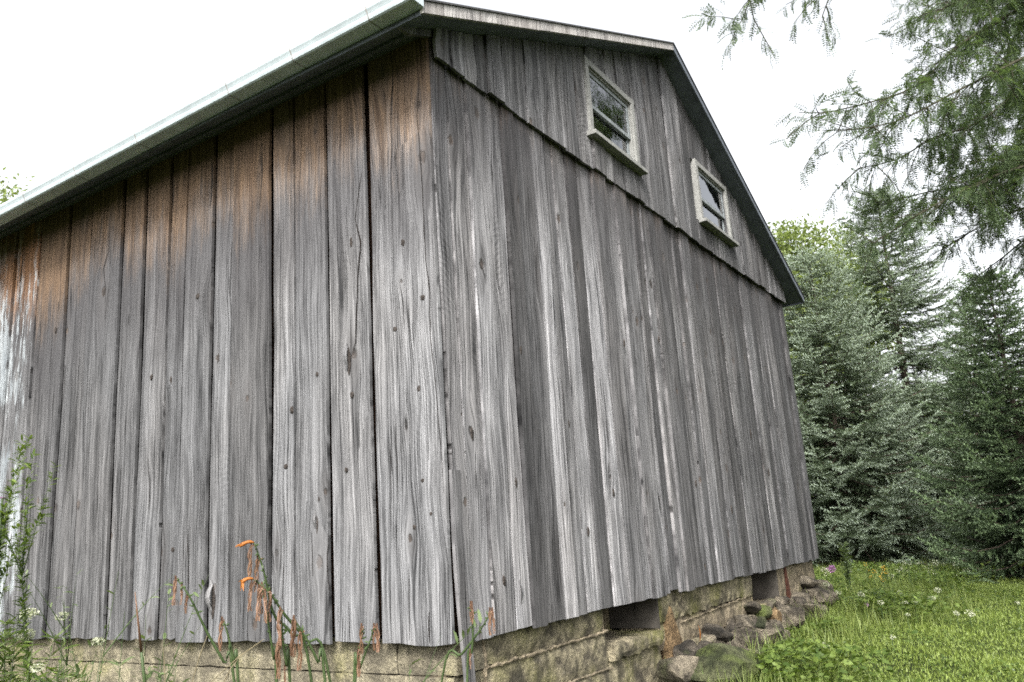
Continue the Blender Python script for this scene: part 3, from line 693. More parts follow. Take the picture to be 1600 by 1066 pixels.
# second cellar opening
mb = MB(); mb.box(4.86, 5.68, 0.36, 0.39, -0.34, 0.06); fpart('cellar_back', mb.mesh('cellar_back'), 'concrete_plain')
mb = MB(); mb.box(4.868, 4.880, 0.05, 0.36, -0.3, 0.03); fpart('reveal', mb.mesh('reveal'), 'concrete_plain')
mb = MB(); mb.box(5.640, 5.658, 0.012, 0.358, -0.312, 0.02); fpart('reveal_shade_lining', mb.mesh('reveal_shade_lining'), 'shade_lining')  # same added dark box, shade by colour on the second reveal
fpart('cellar_sill', slab(4.89, 5.64, -0.42, -0.315, -0.02, 0.40, 'c', amp=0.012, seed=12, rough_top=0.014), 'concrete_plain')
fpart('concrete_course', slab(4.91, 5.66, -1.1, -0.424, 0.02, 0.30, 'c', amp=0.014, seed=13), 'concrete_plain')
# far end
fpart('concrete_course', slab(5.66, 5.98, -1.1, 0.012, 0.020, 0.30, 'c', amp=0.012, seed=14), 'concrete_plain')
fpart('concrete_course', slab(6.06, 7.30, -1.1, 0.014, 0.026, 0.30, 'c', amp=0.010, seed=15), 'concrete_plain')
mb = MB(); mb.prism([(5.985, 0.0), (6.055, -0.02), (6.17, -0.55), (6.09, -0.57)], 1, 0.018, 0.05); fpart('rusty_post', mb.mesh('rusty_post'), 'rust')
mb = MB(); mb.box(5.98, 6.06, 0.055, 0.30, -1.1, 0.0); fpart('joint_filler', mb.mesh('joint_filler'), 'concrete_plain')
bead(6.35, 7.05, -0.16, -0.075, 0.03, 0.010, 4)
mb = MB(); mb.box(0.4, W-0.05, 0.46, 0.49, -1.1, 0.02); mb.box(W-0.04, W-0.01, 0.34, L-0.1, -1.1, 0.02); fpart('inner_wall', mb.mesh('inner_wall'), 'dark')
# eave side: blocks
bx = [0.012, 0.40, 1.495, 2.62, 3.75, 4.9, 6.0, 7.2, 8.4, 9.5]
for i in range(len(bx)-1):
    fpart('concrete_block', slab(bx[i]+0.004, bx[i+1]-0.004, -0.160, 0.012, 0.035, 0.25, 'c', amp=0.006, edge=0.006, seed=30+i, axis='x', rough_top=0.002), 'block')
bx = [0.03, 0.9, 1.76, 2.9, 3.76, 5.1, 6.4, 7.8, 9.5]
for i in range(len(bx)-1):
    fpart('concrete_block', slab(bx[i]+0.004, bx[i+1]-0.004, -0.42, -0.168, 0.030, 0.25, 'c', amp=0.006, edge=0.006, seed=50+i, axis='x', rough_top=0.002), 'block')
    fpart('concrete_block', slab(bx[i]+0.004, bx[i+1]-0.004, -1.15, -0.428, 0.026, 0.25, 'c', amp=0.006, edge=0.006, seed=70+i, axis='x', rough_top=0.002), 'block')

# --- field stones: some built into the wall, some lying loose at its foot
def rock_mesh(sx, sy, sz, seed, flat=0.0, cuts=6):
    import bmesh
    r = random.Random(seed); bm = bmesh.new(); bmesh.ops.create_icosphere(bm, subdivisions=3, radius=1.0)
    planes = []
    for _ in range(cuts):
        n = Vector((r.gauss(0, 1), r.gauss(0, 1), r.gauss(0, 1))).normalized(); planes.append((n, r.uniform(0.48, 0.80)))
    ph = [r.uniform(0, 6.3) for _ in range(9)]
    for v in bm.verts:
        p = v.co.copy()
        for n, d in planes:
            e = p.dot(n)-d
            if e > 0: p -= n*e*0.985
        k_ = 1 + 0.06*math.sin(4*p.x+ph[0])*math.sin(5*p.y+ph[1]) + 0.045*math.sin(9*p.z+ph[2]+4*p.x) + 0.025*math.sin(17*p.x+ph[3])*math.sin(19*p.z+ph[4]) + 0.02*math.sin(33*p.y+ph[5])*math.sin(31*p.x+ph[6]) + r.gauss(0, 0.008)
        p *= k_; v.co = (p.x*sx, p.y*sy, p.z*sz)
    me = bpy.data.meshes.new('stone'); bm.to_mesh(me); bm.free(); return me
def wallpt(u, v, y):
    d = fw + RT*(u-800)/FPX - UP*(v-533)/FPX; return CAM + d*(y-CAM[1])/d[1]
BUILT_IN = [  # u, v, y, sx, sy, sz, tilt, mat
    (1048, 1003, 0.035, 0.15, 0.07, 0.27, 0.10, 'stone_tan'), (1100, 1002, 0.03, 0.18, 0.10, 0.09, 0.1, 'stone'),
    (1148, 992, 0.0, 0.09, 0.12, 0.14, -0.3, 'stone'), (1170, 968, 0.0, 0.16, 0.10, 0.07, 0.2, 'stone'),
    (1186, 984, 0.0, 0.20, 0.12, 0.12, 0.1, 'stone'), (1208, 965, -0.02, 0.22, 0.12, 0.16, -0.2, 'stone_tan'), (1222, 982, -0.03, 0.12, 0.10, 0.14, 0.4, 'stone'),
    (1246, 940, -0.02, 0.24, 0.14, 0.13, 0.1, 'stone'), (1176, 950, 0.0, 0.20, 0.09, 0.06, 0.3, 'stone'), (1200, 948, 0.0, 0.22, 0.10, 0.07, -0.1, 'stone'), (1135, 1018, 0.0, 0.16, 0.10, 0.08, 0.2, 'stone'), (1240, 975, -0.05, 0.18, 0.12, 0.10, 0.2, 'stone')]
for i, (u, v, y, sx, sy, sz, tl, mt) in enumerate(BUILT_IN):
    p = wallpt(u, v, y); link('stone', rock_mesh(sx, sy, sz, 100+i, cuts=9), mt, fnd, tuple(p), (0, tl, 0))
rs = random.Random(55)
for i in range(46):
    u = rs.uniform(1052, 1268); lo = 1052 - (u-1052)*0.40; v = lo - rs.random()**1.3*(46 if u > 1120 else 22)
    p = wallpt(u, v, rs.uniform(-0.12, 0.02)); z_ = rs.uniform(0.045, 0.11)
    link('stone', rock_mesh(z_*rs.uniform(1.0, 1.9), z_*1.2, z_*rs.uniform(0.7, 1.1), 400+i, cuts=9), rs.choice(('stone', 'stone', 'stone_dark', 'stone_moss')), fnd, tuple(p), (0, rs.uniform(-0.5, 0.5), rs.uniform(-0.5, 0.5)))
LOOSE = [
    (1128, 1046, -0.42, 0.46, 0.26, 0.17, 0.16, 'stone_moss', 'large moss-green boulder at the foot of the foundation', 5),
    (1066, 1050, -0.24, 0.17, 0.18, 0.15, -0.35, 'stone', 'rough grey pointed rock leaning between ochre stone and mossy boulder', 7),
    (1152, 1034, -0.30, 0.34, 0.14, 0.08, 0.28, 'stone', 'flat long grey slab lying on the mossy boulder', 6),
    (1164, 1006, -0.18, 0.17, 0.14, 0.14, 0.5, 'stone', 'smooth rounded tan cobble above the flat slab', 4),
    (1157, 1021, -0.24, 0.17, 0.14, 0.09, 0.4, 'stone', 'squat grey stone wedged beneath the rounded tan cobble', 5),
    (1180, 1030, -0.38, 0.18, 0.16, 0.12, 0.1, 'stone_moss', 'small mossy stone half in the grass beside the slab', 5),
    (1276, 930, -0.10, 0.32, 0.22, 0.16, 0.15, 'stone', 'large grey rock heaped against the far foundation corner', 8),
    (1258, 912, 0.0, 0.20, 0.16, 0.10, 0.3, 'stone', 'upper grey rock resting on the pile at the far corner', 7),
    (1296, 943, -0.15, 0.18, 0.16, 0.11, 0.2, 'stone', 'small dark round rock at the outer end of the far pile', 5),
    (1262, 955, -0.22, 0.24, 0.18, 0.13, 0.2, 'stone', 'low brown rock in the weeds under the far pile', 8),
    (1222, 1000, -0.25, 0.16, 0.12, 0.10, 0.3, 'stone', 'small grey stone among weeds below the second cellar opening', 6)]
for i, (u, v, y, sx, sy, sz, tl, mt, lb, cu) in enumerate(LOOSE):
    p = wallpt(u, v, y); g = float(gz(p[0], p[1]))
    o = link('field_stone', rock_mesh(sx, sy, sz, 200+i, cuts=cu+3), mt, None, tuple(p), (0, tl, 0)); tag(o, lb, 'stone', 'loose field stones at the foundation')
# the ground is banked up with rubble below the loose stones
for i, (x, y, z, s_) in enumerate([(2.3, -0.2, -0.78, 0.34), (2.9, -0.2, -0.74, 0.34), (3.4, -0.12, -0.72, 0.30), (4.0, -0.05, -0.70, 0.30), (4.6, 0.0, -0.64, 0.30), (5.3, 0.0, -0.62, 0.30), (6.2, 0.0, -0.56, 0.30), (6.9, 0.05, -0.55, 0.32)]):
    link('footing_stone', rock_mesh(s_*1.3, s_*0.8, s_*0.75, 300+i, cuts=8), 'stone', fnd, (x, y, z), (0, 0.1*i, 0.3*i))

# ================================================================== TREES
def needle_template(n=14, seed=1):
    r = random.Random(seed); v = []; f = []
    for i in range(n):
        t = i/n*0.92 + 0.02; a = i*2.4 + r.uniform(-0.3, 0.3); ln = r.uniform(0.12, 0.18); w_ = 0.060
        c, s_ = math.cos(a), math.sin(a); b = len(v)
        v += [(t-w_, 0, 0), (t+w_, -s_*w_*0.8, c*w_*0.8), (t+0.11, c*ln, s_*ln)]; f.append((b, b+1, b+2))
    b = len(v); v += [(0, -0.014, 0), (0, 0.014, 0), (1.0, 0, 0.0)]; f.append((b, b+1, b+2))
    return np.array(v), np.array(f)
NT_V, NT_F = needle_template()

def spruce(name, label, base, height, rad, mat, seed, whorls=24, low=0.25, lean=(0, 0), sparse=1.0, group='spruce trees at the edge of the lawn', tl=0.26, gap=(), shape=0.78):
    r = random.Random(seed); g = np.random.default_rng(seed)
    root = thing(name, tuple(base), label, 'tree', group)
    base = np.array(base, float)
    tb = MB(); n = 12
    tr = lambda t: base + np.array([lean[0]*t*height, lean[1]*t*height, t*height])
    tb.tube([tr(i/n) for i in range(n+1)], [0.024*height*(1-i/n)**0.9*0.62+0.008 for i in range(n+1)], 8)
    tb.build('trunk', 'bark', root, True)
    P, D, Ls, T = [], [], [], []
    lb = MB()
    for k_ in range(whorls):
        f_ = (k_+0.5)/whorls; t = low/height + (1-low/height)*f_**0.93
        if any(a < t < b for a, b in gap): continue
        R = rad*(1-t)**shape*(1.0 if t > 0.10 else 0.92) + 0.14
        nb = max(5, int((10 - 4*f_)*sparse)); a0 = r.uniform(0, 6.3)
        for j in range(nb):
            a = a0 + 6.283*j/nb + r.uniform(-0.28, 0.28); Lb = R*r.uniform(0.72, 1.14)
            p0 = tr(min(t + r.uniform(-0.012, 0.012), 0.99)); dirh = np.array([math.cos(a), math.sin(a), 0])
            rise = 0.42*f_**1.5 - 0.16*(1-f_) + r.uniform(-0.07, 0.07); droop = 0.20*(1-f_)
            ns = max(5, int(Lb/0.07)); pts = []
            for i in range(ns+1):
                s_ = i/ns; pts.append(p0 + dirh*Lb*s_ + np.array([0, 0, Lb*(rise*s_ - droop*math.sin(s_*2.2) + 0.16*s_**3)]))
            lb.tube(pts[::max(1, ns//4)], [0.004+0.006*Lb*(1-i/6) for i in range(len(pts[::max(1, ns//4)]))], 4)
            side = np.array([-dirh[1], dirh[0], 0])
            for i in range(1, ns+1):
                s_ = i/ns; p = pts[i]; fwd = unit(pts[i]-pts[i-1])
                for sg in (-1, 1):
                    if r.random() < 0.10 or s_ < 0.12: continue
                    ll = (0.16 + 0.46*Lb*0.66*(1-s_)**0.75*min(1, s_*3.2))*r.uniform(0.6, 1.15)
                    dd = unit(fwd*0.75 + side*sg*r.uniform(0.7, 1.0) + np.array([0, 0, r.uniform(-0.35, 0.12)]))
                    m = max(1, int(round(ll/(tl*0.8)))); q = p.copy()
                    for c in range(m):
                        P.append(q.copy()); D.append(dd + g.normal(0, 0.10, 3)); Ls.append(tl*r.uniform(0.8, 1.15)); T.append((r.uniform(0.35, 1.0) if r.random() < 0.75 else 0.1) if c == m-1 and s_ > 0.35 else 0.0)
                        q = q + dd*tl*0.8; dd = unit(dd + np.array([0, 0, -0.05]))
                        if c < m-1 and r.random() < 0.7:      # side shoots
                            P.append(q.copy()); D.append(unit(dd + side*r.uniform(-0.9, 0.9) + fwd*0.3)); Ls.append(tl*0.7); T.append(0.5 if r.random() < 0.5 else 0.0)
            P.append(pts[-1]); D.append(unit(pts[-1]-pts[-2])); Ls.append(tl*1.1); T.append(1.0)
    for i in range(8):
        P.append(tr(0.93+0.01*i)); D.append(np.array([r.uniform(-.6, .6), r.uniform(-.6, .6), 0.9])); Ls.append(tl); T.append(0.9)
    lb.build('branches', 'bark', root)['kind'] = 'stuff'
    P = np.array(P); X, Y, Z = frames(np.array(D), g.uniform(0, 6.3, len(P))); Ls = np.array(Ls)[:, None]
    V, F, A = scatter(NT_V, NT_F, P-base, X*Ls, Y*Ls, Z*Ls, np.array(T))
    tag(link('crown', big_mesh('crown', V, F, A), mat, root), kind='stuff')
    return len(F)

def on_ground(u, v, depth):
    p = at(u, v, depth); return np.array([p[0], p[1], float(gz(p[0], p[1]))-0.03])
nt = 0
nt += spruce('spruce_tree', 'pale blue-green spruce right behind the barn corner', on_ground(1338, 890, 18.0), 7.2, 2.75, 'spruce', 5, shape=0.66, whorls=36, lean=(-0.035, -0.01))
nt += spruce('spruce_tree', 'tall blue spruce with bare trunk gaps, second from the barn', on_ground(1462, 890, 20.0), 9.5, 3.0, 'spruce', 6, shape=0.66, whorls=40, lean=(-0.02, -0.02), sparse=1.0, gap=((0.47, 0.50), (0.56, 0.585)))
nt += spruce('spruce_tree', 'dark green low-skirted spruce standing on the lawn at the picture edge', on_ground(1640, 905, 13.0), 5.0, 1.85, 'spruce_g', 8, whorls=32, low=0.10)
nt += spruce('spruce_tree', 'slender hazy spruce showing above the dark one', on_ground(1585, 880, 22.0), 6.9, 1.7, 'spruce_g', 9, whorls=24)
nt += spruce('spruce_tree', 'blue-grey spruce filling the gap under the two tall ones', on_ground(1400, 890, 24.0), 5.2, 2.6, 'spruce', 12, whorls=17)

LEAF_V = np.array([(0, 0, 0), (0.35, -0.26, 0.04), (1, 0, -0.06), (0.35, 0.26, 0.04)]); LEAF_F = np.array([(0, 1, 2, 3)])
def broadleaf(name, label, base, height, rad, mat, seed, nclump=70, per=95, leaf=0.11, group=None, ctr=0.62):
    r = random.Random(seed); g = np.random.default_rng(seed); base = np.array(base, float)
    root = thing(name, tuple(base), label, 'tree', group)
    tb = MB(); tb.tube([base+np.array([0.05*math.sin(i), 0.05*math.cos(i*1.3), height*0.8*i/8]) for i in range(9)], [0.03*height*(1-i/9)+0.01 for i in range(9)], 8); tb.build('trunk', 'bark', root, True)
    c0 = base + np.array([0, 0, height*ctr]); cc = []
    lb = MB()
    while len(cc) < nclump:
        q = g.normal(0, 1, 3); q /= np.linalg.norm(q); q *= r.random()**0.4
        p = c0 + q*np.array([rad, rad, height*(1-ctr)*0.93]); cc.append(p)
        st = base+np.array([0, 0, height*min(0.75, max(0.25, (p[2]-base[2])/height-0.22))])
        if r.random() < 0.5: lb.tube([st, st+(p-st)*0.5+np.array([0, 0, 0.1]), p], [0.035, 0.02, 0.006], 5)
    lb.build('branches', 'bark', root)['kind'] = 'stuff'
    P = np.concatenate([c + g.normal(0, 1, (per, 3))*np.array([rad, rad, rad*0.8])*0.13 for c in cc])
    D = g.normal(0, 1, P.shape); D[:, 2] -= 0.35
    X, Y, Z = frames(D, g.uniform(0, 6.3, len(P))); s_ = (leaf*g.uniform(0.7, 1.3, len(P)))[:, None]
    V, F, A = scatter(LEAF_V, LEAF_F, P-base, X*s_, Y*s_, Z*s_)
    tag(link('crown', big_mesh('crown', V, F), mat, root), kind='stuff')
GB = 'broadleaf trees behind the spruces'
broadleaf('broadleaf_tree', 'yellow-green tree top rising behind the spruces beside the barn roof', on_ground(1326, 880, 27.0), 11.6, 2.5, 'broad', 21, 190, 230, 0.15, GB, 0.7)
broadleaf('broadleaf_tree', 'bright green tree low behind the barn corner spruce', on_ground(1310, 880, 30.0), 7.0, 3.0, 'broad', 22, 130, 90, 0.16, GB, 0.5)
broadleaf('broadleaf_tree', 'mid green tree seen in gaps between the two tall spruces', on_ground(1440, 880, 31.0), 6.6, 3.4, 'broad_d', 23, 130, 90, 0.17, GB, 0.5)
broadleaf('broadleaf_tree', 'green tree glimpsed left of the dark spruce', on_ground(1540, 880, 30.0), 5.2, 3.0, 'broad', 24, 110, 90, 0.17, GB, 0.5)
broadleaf('broadleaf_tree', 'green tree glimpsed behind the dark spruce at the picture edge', on_ground(1640, 880, 28.0), 5.6, 3.0, 'broad_d', 25, 110, 90, 0.17, GB, 0.5)
p = at(2, 300, 20.0); broadleaf('broadleaf_tree', 'pale green tree top peeking over the gutter', (p[0]-0.35, p[1]+0.4, -0.9), p[2]+1.5, 1.9, 'broad', 26, 100, 110, 0.12, None, 0.72)

# --- honey locust: trunk outside the picture, limbs reaching in
def leaflet_template(n=8):
    r = random.Random(4); v = []; f = []
    for i in range(n):
        t = 0.14+0.84*i/(n-1)
        for sg in (-1, 1):
            b = len(v); ln = r.uniform(0.17, 0.27)*(1-0.4*abs(t-0.5)); w_ = r.uniform(0.045, 0.07); dr = -0.32*t*t; jz = r.uniform(-0.06, 0.05)
            v += [(t-w_*0.6, 0, dr), (t+w_+0.02, sg*ln*0.35, dr+jz*0.4+0.01), (t+0.06+r.uniform(-0.03, 0.05), sg*ln, dr-0.03+jz)]; f.append((b, b+1, b+2))
    b = len(v); v += [(0, -0.008, 0), (0, 0.008, 0), (1, 0.0, -0.32)]; f.append((b, b+1, b+2))
    return np.array(v), np.array(f)
LV, LF = leaflet_template()
def locust():
    r = random.Random(31); g = np.random.default_rng(31)
    b0 = at(1985, 780, 7.6); base = np.array([b0[0], b0[1], float(gz(b0[0], b0[1]))-0.05])
    root = thing('locust_tree', tuple(base), 'honey locust with feathery drooping branches reaching in at the upper right', 'tree')
    T = lambda t: base + np.array([-0.25*t, 0.1*t, 7.2*min(t, 1.0)])
    tb = MB(); tb.tube([T(i/10) for i in range(11)], [0.17*(1-i/10)**0.7+0.025 for i in range(11)], 10); tb.build('trunk', 'bark', root, True)
    limbs = [  # start height fraction on trunk, then (u, v, depth) way points, density
        (0.62, [(1700, -60, 6.9), (1590, 15, 6.6), (1500, 70, 6.4), (1430, 135, 6.2), (1340, 165, 6.1), (1280, 178, 6.0)], 1.0),
        (0.55, [(1740, 60, 7.0), (1610, 130, 6.8), (1530, 190, 6.7), (1460, 215, 6.5), (1400, 250, 6.4), (1345, 262, 6.3)], 1.0),
        (0.50, [(1740, 200, 7.1), (1610, 235, 7.0), (1530, 285, 6.9), (1450, 300, 6.8), (1375, 320, 6.7)], 1.15),
        (0.46, [(1740, 310, 7.2), (1620, 320, 7.2), (1540, 350, 7.1), (1480, 385, 7.0)], 1.0),
        (0.66, [(1720, -120, 7.3), (1600, 30, 7.4), (1560, 120, 7.4), (1520, 180, 7.4), (1480, 260, 7.3)], 1.2),
        (0.58, [(1760, 100, 7.7), (1640, 160, 7.7), (1580, 230, 7.6), (1540, 310, 7.6)], 1.2),
        (0.70, [(1720, -200, 6.6), (1600, -60, 6.4), (1520, -10, 6.3), (1460, 20, 6.2)], 1.0),
        (0.44, [(1740, 360, 7.3), (1630, 360, 7.4), (1570, 400, 7.4), (1530, 430, 7.4)], 0.9),
        (0.52, [(1740, 240, 6.6), (1600, 260, 6.4), (1500, 300, 6.3), (1420, 345, 6.2), (1365, 380, 6.2)], 1.0),
        (0.60, [(1740, 20, 6.4), (1600, 90, 6.2), (1500, 140, 6.1), (1400, 190, 6.0), (1310, 205, 6.0)], 0.9),
        (0.82, [(1700, -420, 6.4), (1500, -330, 6.0), (1330, -220, 5.8), (1240, -110, 5.7), (1190, -40, 5.7), (1160, 30, 5.7)], 0.75),
        (0.84, [(1720, -400, 6.5), (1520, -300, 6.2), (1400, -180, 6.0), (1330, -80, 5.9), (1300, -15, 5.9), (1285, 25, 5.9)], 0.42)]
    P, D, Ls = [], [], []; lb = MB()
    def polyline(pts, step=0.10):
        pts = [np.array(p) for p in pts]; out = []
        for i in range(len(pts)-1):                       # Catmull-Rom
            a = pts[max(i-1, 0)]; b = pts[i]; c = pts[i+1]; d = pts[min(i+2, len(pts)-1)]; n = max(2, int(np.linalg.norm(c-b)/step))
            for j in range(n):
                t = j/n; out.append(0.5*((2*b)+(-a+c)*t+(2*a-5*b+4*c-d)*t*t+(-a+3*b-3*c+d)*t**3))
        out.append(pts[-1]); return out
    def leaves_on(pts, every=0.05, skip=0.15):
        acc = 0
        for i in range(1, len(pts)):
            acc += np.linalg.norm(pts[i]-pts[i-1])
            if i/len(pts) < skip: continue
            while acc > every:
                acc -= every; f_ = unit(pts[i]-pts[i-1]); rv = g.normal(0, 1, 3); sd = unit(np.cross(f_, rv))
                for _ in range(r.choice((1, 1, 2))):
                    P.append(pts[i] + g.normal(0, 0.012, 3)); D.append(unit(f_*r.uniform(0.2, 0.9) + sd*r.uniform(0.3, 1.0)*r.choice((-1, 1)) + np.array([0, 0, -r.uniform(0.1, 0.65)]))); Ls.append(r.uniform(0.08, 0.145))
    def twig(p, d, ln, rad, depth):
        n = max(4, int(ln/0.06)); pts = [p.copy()]; dd = unit(d)
        for i in range(n):
            dd = unit(dd + g.normal(0, 0.10, 3) + np.array([0, 0, -0.045])); pts.append(pts[-1] + dd*ln/n)
        lb.tube(pts[::2] if len(pts) > 5 else pts, [rad*(1-0.8*i/len(pts)) for i in range(len(pts[::2] if len(pts) > 5 else pts))], 4)
        leaves_on(pts, 0.030)
        if depth > 0:
            for i in range(2, n, 3):
                twig(pts[i], unit(dd + g.normal(0, 0.75, 3)), ln*r.uniform(0.35, 0.6), rad*0.6, depth-1)
    for (t0, wp, dens) in limbs:
        st = T(t0); pts = polyline([st] + [at(*q) for q in wp], 0.12)
        N = len(pts); lb.tube(pts, [0.020*(1-i/N)**0.9+0.003 for i in range(N)], 6)
        leaves_on(pts[int(N*0.55):], 0.07)
        for i in range(int(N*0.28), N):
            f_ = unit(pts[min(i+1, N-1)]-pts[i-1])
            for _ in range(int(2.6*dens+r.random())):
                d = unit(f_*0.8 + g.normal(0, 0.55, 3) + np.array([0, 0, -0.12])); twig(pts[i], d, r.uniform(0.30, 0.72)*(1-0.45*i/N), 0.0045, 1 if i < N*0.8 else 0)
    for en in ((8.0, -2.7, 7.0), (7.6, -2.9, 6.6), (8.6, -2.8, 7.4), (8.3, -3.0, 6.7), (7.2, -2.5, 6.5)):
        st = T(0.92); en = np.array(en); pts = polyline([st, (st+en)/2+np.array([0, 0, 0.3]), en], 0.15); N = len(pts)
        lb.tube(pts, [0.03*(1-i/N)+0.006 for i in range(N)], 6)
        for i in range(int(N*0.5), N):
            for _ in range(2): twig(pts[i], unit(unit(en-st)*0.5+g.normal(0, 0.7, 3)), r.uniform(0.3, 0.6), 0.007, 1)
    # the rest of the crown, towards the lawn and over the roof line, outside the picture
    for k_ in range(18):
        st = T(r.uniform(0.70, 1.0)); a = r.uniform(-2.6, 2.0); ln = r.uniform(1.4, 3.6)
        en = st + np.array([math.cos(a)*ln, math.sin(a)*ln, r.uniform(0.4, 2.2)]); pts = polyline([st, (st+en)/2+np.array([0, 0, 0.3]), en], 0.15); N = len(pts)
        # keep clear of the camera's view
        q = en-CAM; dep = q@fw; uu = 800+FPX*(q@RT)/dep
        vv = 533-FPX*(q@UP)/dep
        if (uu < 1500 and vv > -60) or (uu < 1640 and vv > 160) or en[1] > -0.6: continue
        lb.tube(pts, [0.04*(1-i/N)+0.006 for i in range(N)], 6)
        for i in range(int(N*0.3), N):
            if r.random() < 0.6: twig(pts[i], unit(unit(en-st)*0.6+g.normal(0, 0.7, 3)), r.uniform(0.4, 0.9), 0.008, 1)
    lb.build('branches', 'twig', root)['kind'] = 'stuff'
    P = np.array(P); X, Y, Z = frames(np.array(D), g.normal(0, 0.6, len(P))); s_ = np.array(Ls)[:, None]
    V, F, A = scatter(LV, LF, P-base, X*s_, Y*s_, Z*s_)
    tag(link('crown', big_mesh('crown', V, F), 'locust', root), kind='stuff')
    return len(F)
nl = locust()
print('NEEDLE TRIS', nt, 'LOCUST QUADS', nl)

# ================================================================== GRASS AND WEEDS
BL_V = np.array([(-0.5, 0, 0), (0.5, 0, 0), (-0.36, 0.12, 0.55), (0.36, 0.12, 0.55), (0, 0.40, 1.0)]); 
BL_T = np.array([(0, 1, 3), (0, 3, 2), (2, 3, 4)])
def blades(name, label, n, xr, yr, hfun, mat, wd, seed, dens=None):
    g = np.random.default_rng(seed)
    x = g.uniform(*xr, n); y = g.uniform(*yr, n)
    ok = ~((x > -0.05) & (x < W+0.05) & (y > -0.02) & (y < L))
    if dens is not None: ok &= g.random(n) < dens(x, y)
    x, y = x[ok], y[ok]; h = hfun(x, y)*g.uniform(0.55, 1.25, len(x))
    P = np.stack([x, y, gz(x, y)-0.01], 1); a = g.uniform(0, 6.3, len(x)); z0 = np.zeros_like(a)
    ww = wd*g.uniform(0.6, 1.3, len(x))
    X = np.stack([np.cos(a)*ww, np.sin(a)*ww, z0], 1); Y = np.stack([-np.sin(a)*h, np.cos(a)*h, z0], 1)*g.uniform(0.4, 1.5, len(x))[:, None]
    Z = np.stack([g.normal(0, 0.18, len(x))*h, g.normal(0, 0.18, len(x))*h, h], 1)
    V, F, A = scatter(BL_V, BL_T, P, X, Y, Z)
    tag(link(name, big_mesh(name, V, F), mat), label, 'grass', None, 'stuff')
def lumps(x, y, s_, ph): return 0.5+0.25*np.sin(x*s_+ph)*np.cos(y*s_*1.3-ph)+0.25*np.sin(x*s_*2.3-y*s_*1.7+ph*2)
near = lambda x, y: np.clip(1.35-0.072*(x-2), 0.3, 1)
lawn_h = lambda x, y: 0.026+0.026*lumps(x, y, 2.1, 0.4)
blades('lawn_grass', 'short mown green lawn grass', 230000, (0.5, 17), (-5.2, 3.0), lawn_h, 'grass', 0.011, 1, near)
def mead_d(x, y): return (1-0.85*ss(-0.55, -0.30, y)*(1-ss(6.8, 7.6, x)))*ss(-1.7, -0.3, y + 0.35*np.sin(x*1.1))*(0.25+0.75*lumps(x, y, 1.9, 1.1))*np.clip(1.2-0.05*(x-2), 0.3, 1)
blades('meadow_grass', 'taller unmown meadow grass beside the foundation', 70000, (1.6, 15), (-2.0, 2.6), lambda x, y: 0.12+0.16*lumps(x, y, 2.7, 2.2), 'meadow', 0.009, 2, mead_d)
blades('wall_grass', 'tall thin grass along the long wall', 9000, (-1.3, 0.0), (-0.6, 6.0), lambda x, y: 0.30+0.38*lumps(x, y, 2.0, 0.3)*ss(0.0, 3.0, y)+0.0*x, 'meadow', 0.007, 3, lambda x, y: 0.35+0.65*ss(0.8, 3.0, y))

WL_V = np.array([(0, 0, 0), (0.3, -0.30, 0.05), (0.72, -0.22, 0.04), (1, 0, -0.10), (0.72, 0.22, 0.04), (0.3, 0.30, 0.05)]); WL_T = np.array([(0, 1, 5), (1, 2, 4), (1, 4, 5), (2, 3, 4)])
def groundcover(name, label, n, xr, yr, dens, hf, size, mat, seed):
    g = np.random.default_rng(seed); x = g.uniform(*xr, n); y = g.uniform(*yr, n); ok = g.random(n) < dens(x, y)
    ok &= ~((x > -0.05) & (x < W+0.05) & (y > -0.02) & (y < L)); x, y = x[ok], y[ok]
    P = np.stack([x, y, gz(x, y) + hf(x, y)*g.random(len(x))**0.6], 1); a = g.uniform(0, 6.3, len(x))
    D = np.stack([np.cos(a), np.sin(a), g.normal(0.05, 0.35, len(x))], 1); X, Y, Z = frames(D, g.normal(0, 0.5, len(x))); s_ = (size*g.uniform(0.5, 1.4, len(x)))[:, None]
    V, F, A = scatter(WL_V, WL_T, P, X*s_, Y*s_, Z*s_)
    tag(link(name, big_mesh(name, V, F), mat), label, 'weeds', None, 'stuff')
groundcover('weed_cover', 'leafy green weeds growing in drifts below the foundation', 90000, (2.2, 13.5), (-1.9, 2.2),
            lambda x, y: ss(0.50, 0.72, lumps(x, y, 1.5, 0.9))*ss(-1.8, -0.7, y)*(1-0.7*ss(-0.6, -0.3, y)*(1-ss(6.6, 7.4, x)))*np.clip(1.25-0.06*x, 0.25, 1), lambda x, y: (0.06+0.22*lumps(x, y, 1.5, 0.9))*(1-0.75*ss(-0.75, -0.35, y)*(1-ss(6.6, 7.4, x))), 0.05, 'weed', 5)
groundcover('clover_cover', 'scattered clover leaves in the lawn', 26000, (1.0, 10), (-4.2, 0.2), lambda x, y: ss(0.35, 0.75, lumps(x, y, 2.4, 3.0)), lambda x, y: 0.05+0.03*x*0, 0.026, 'weed', 6)

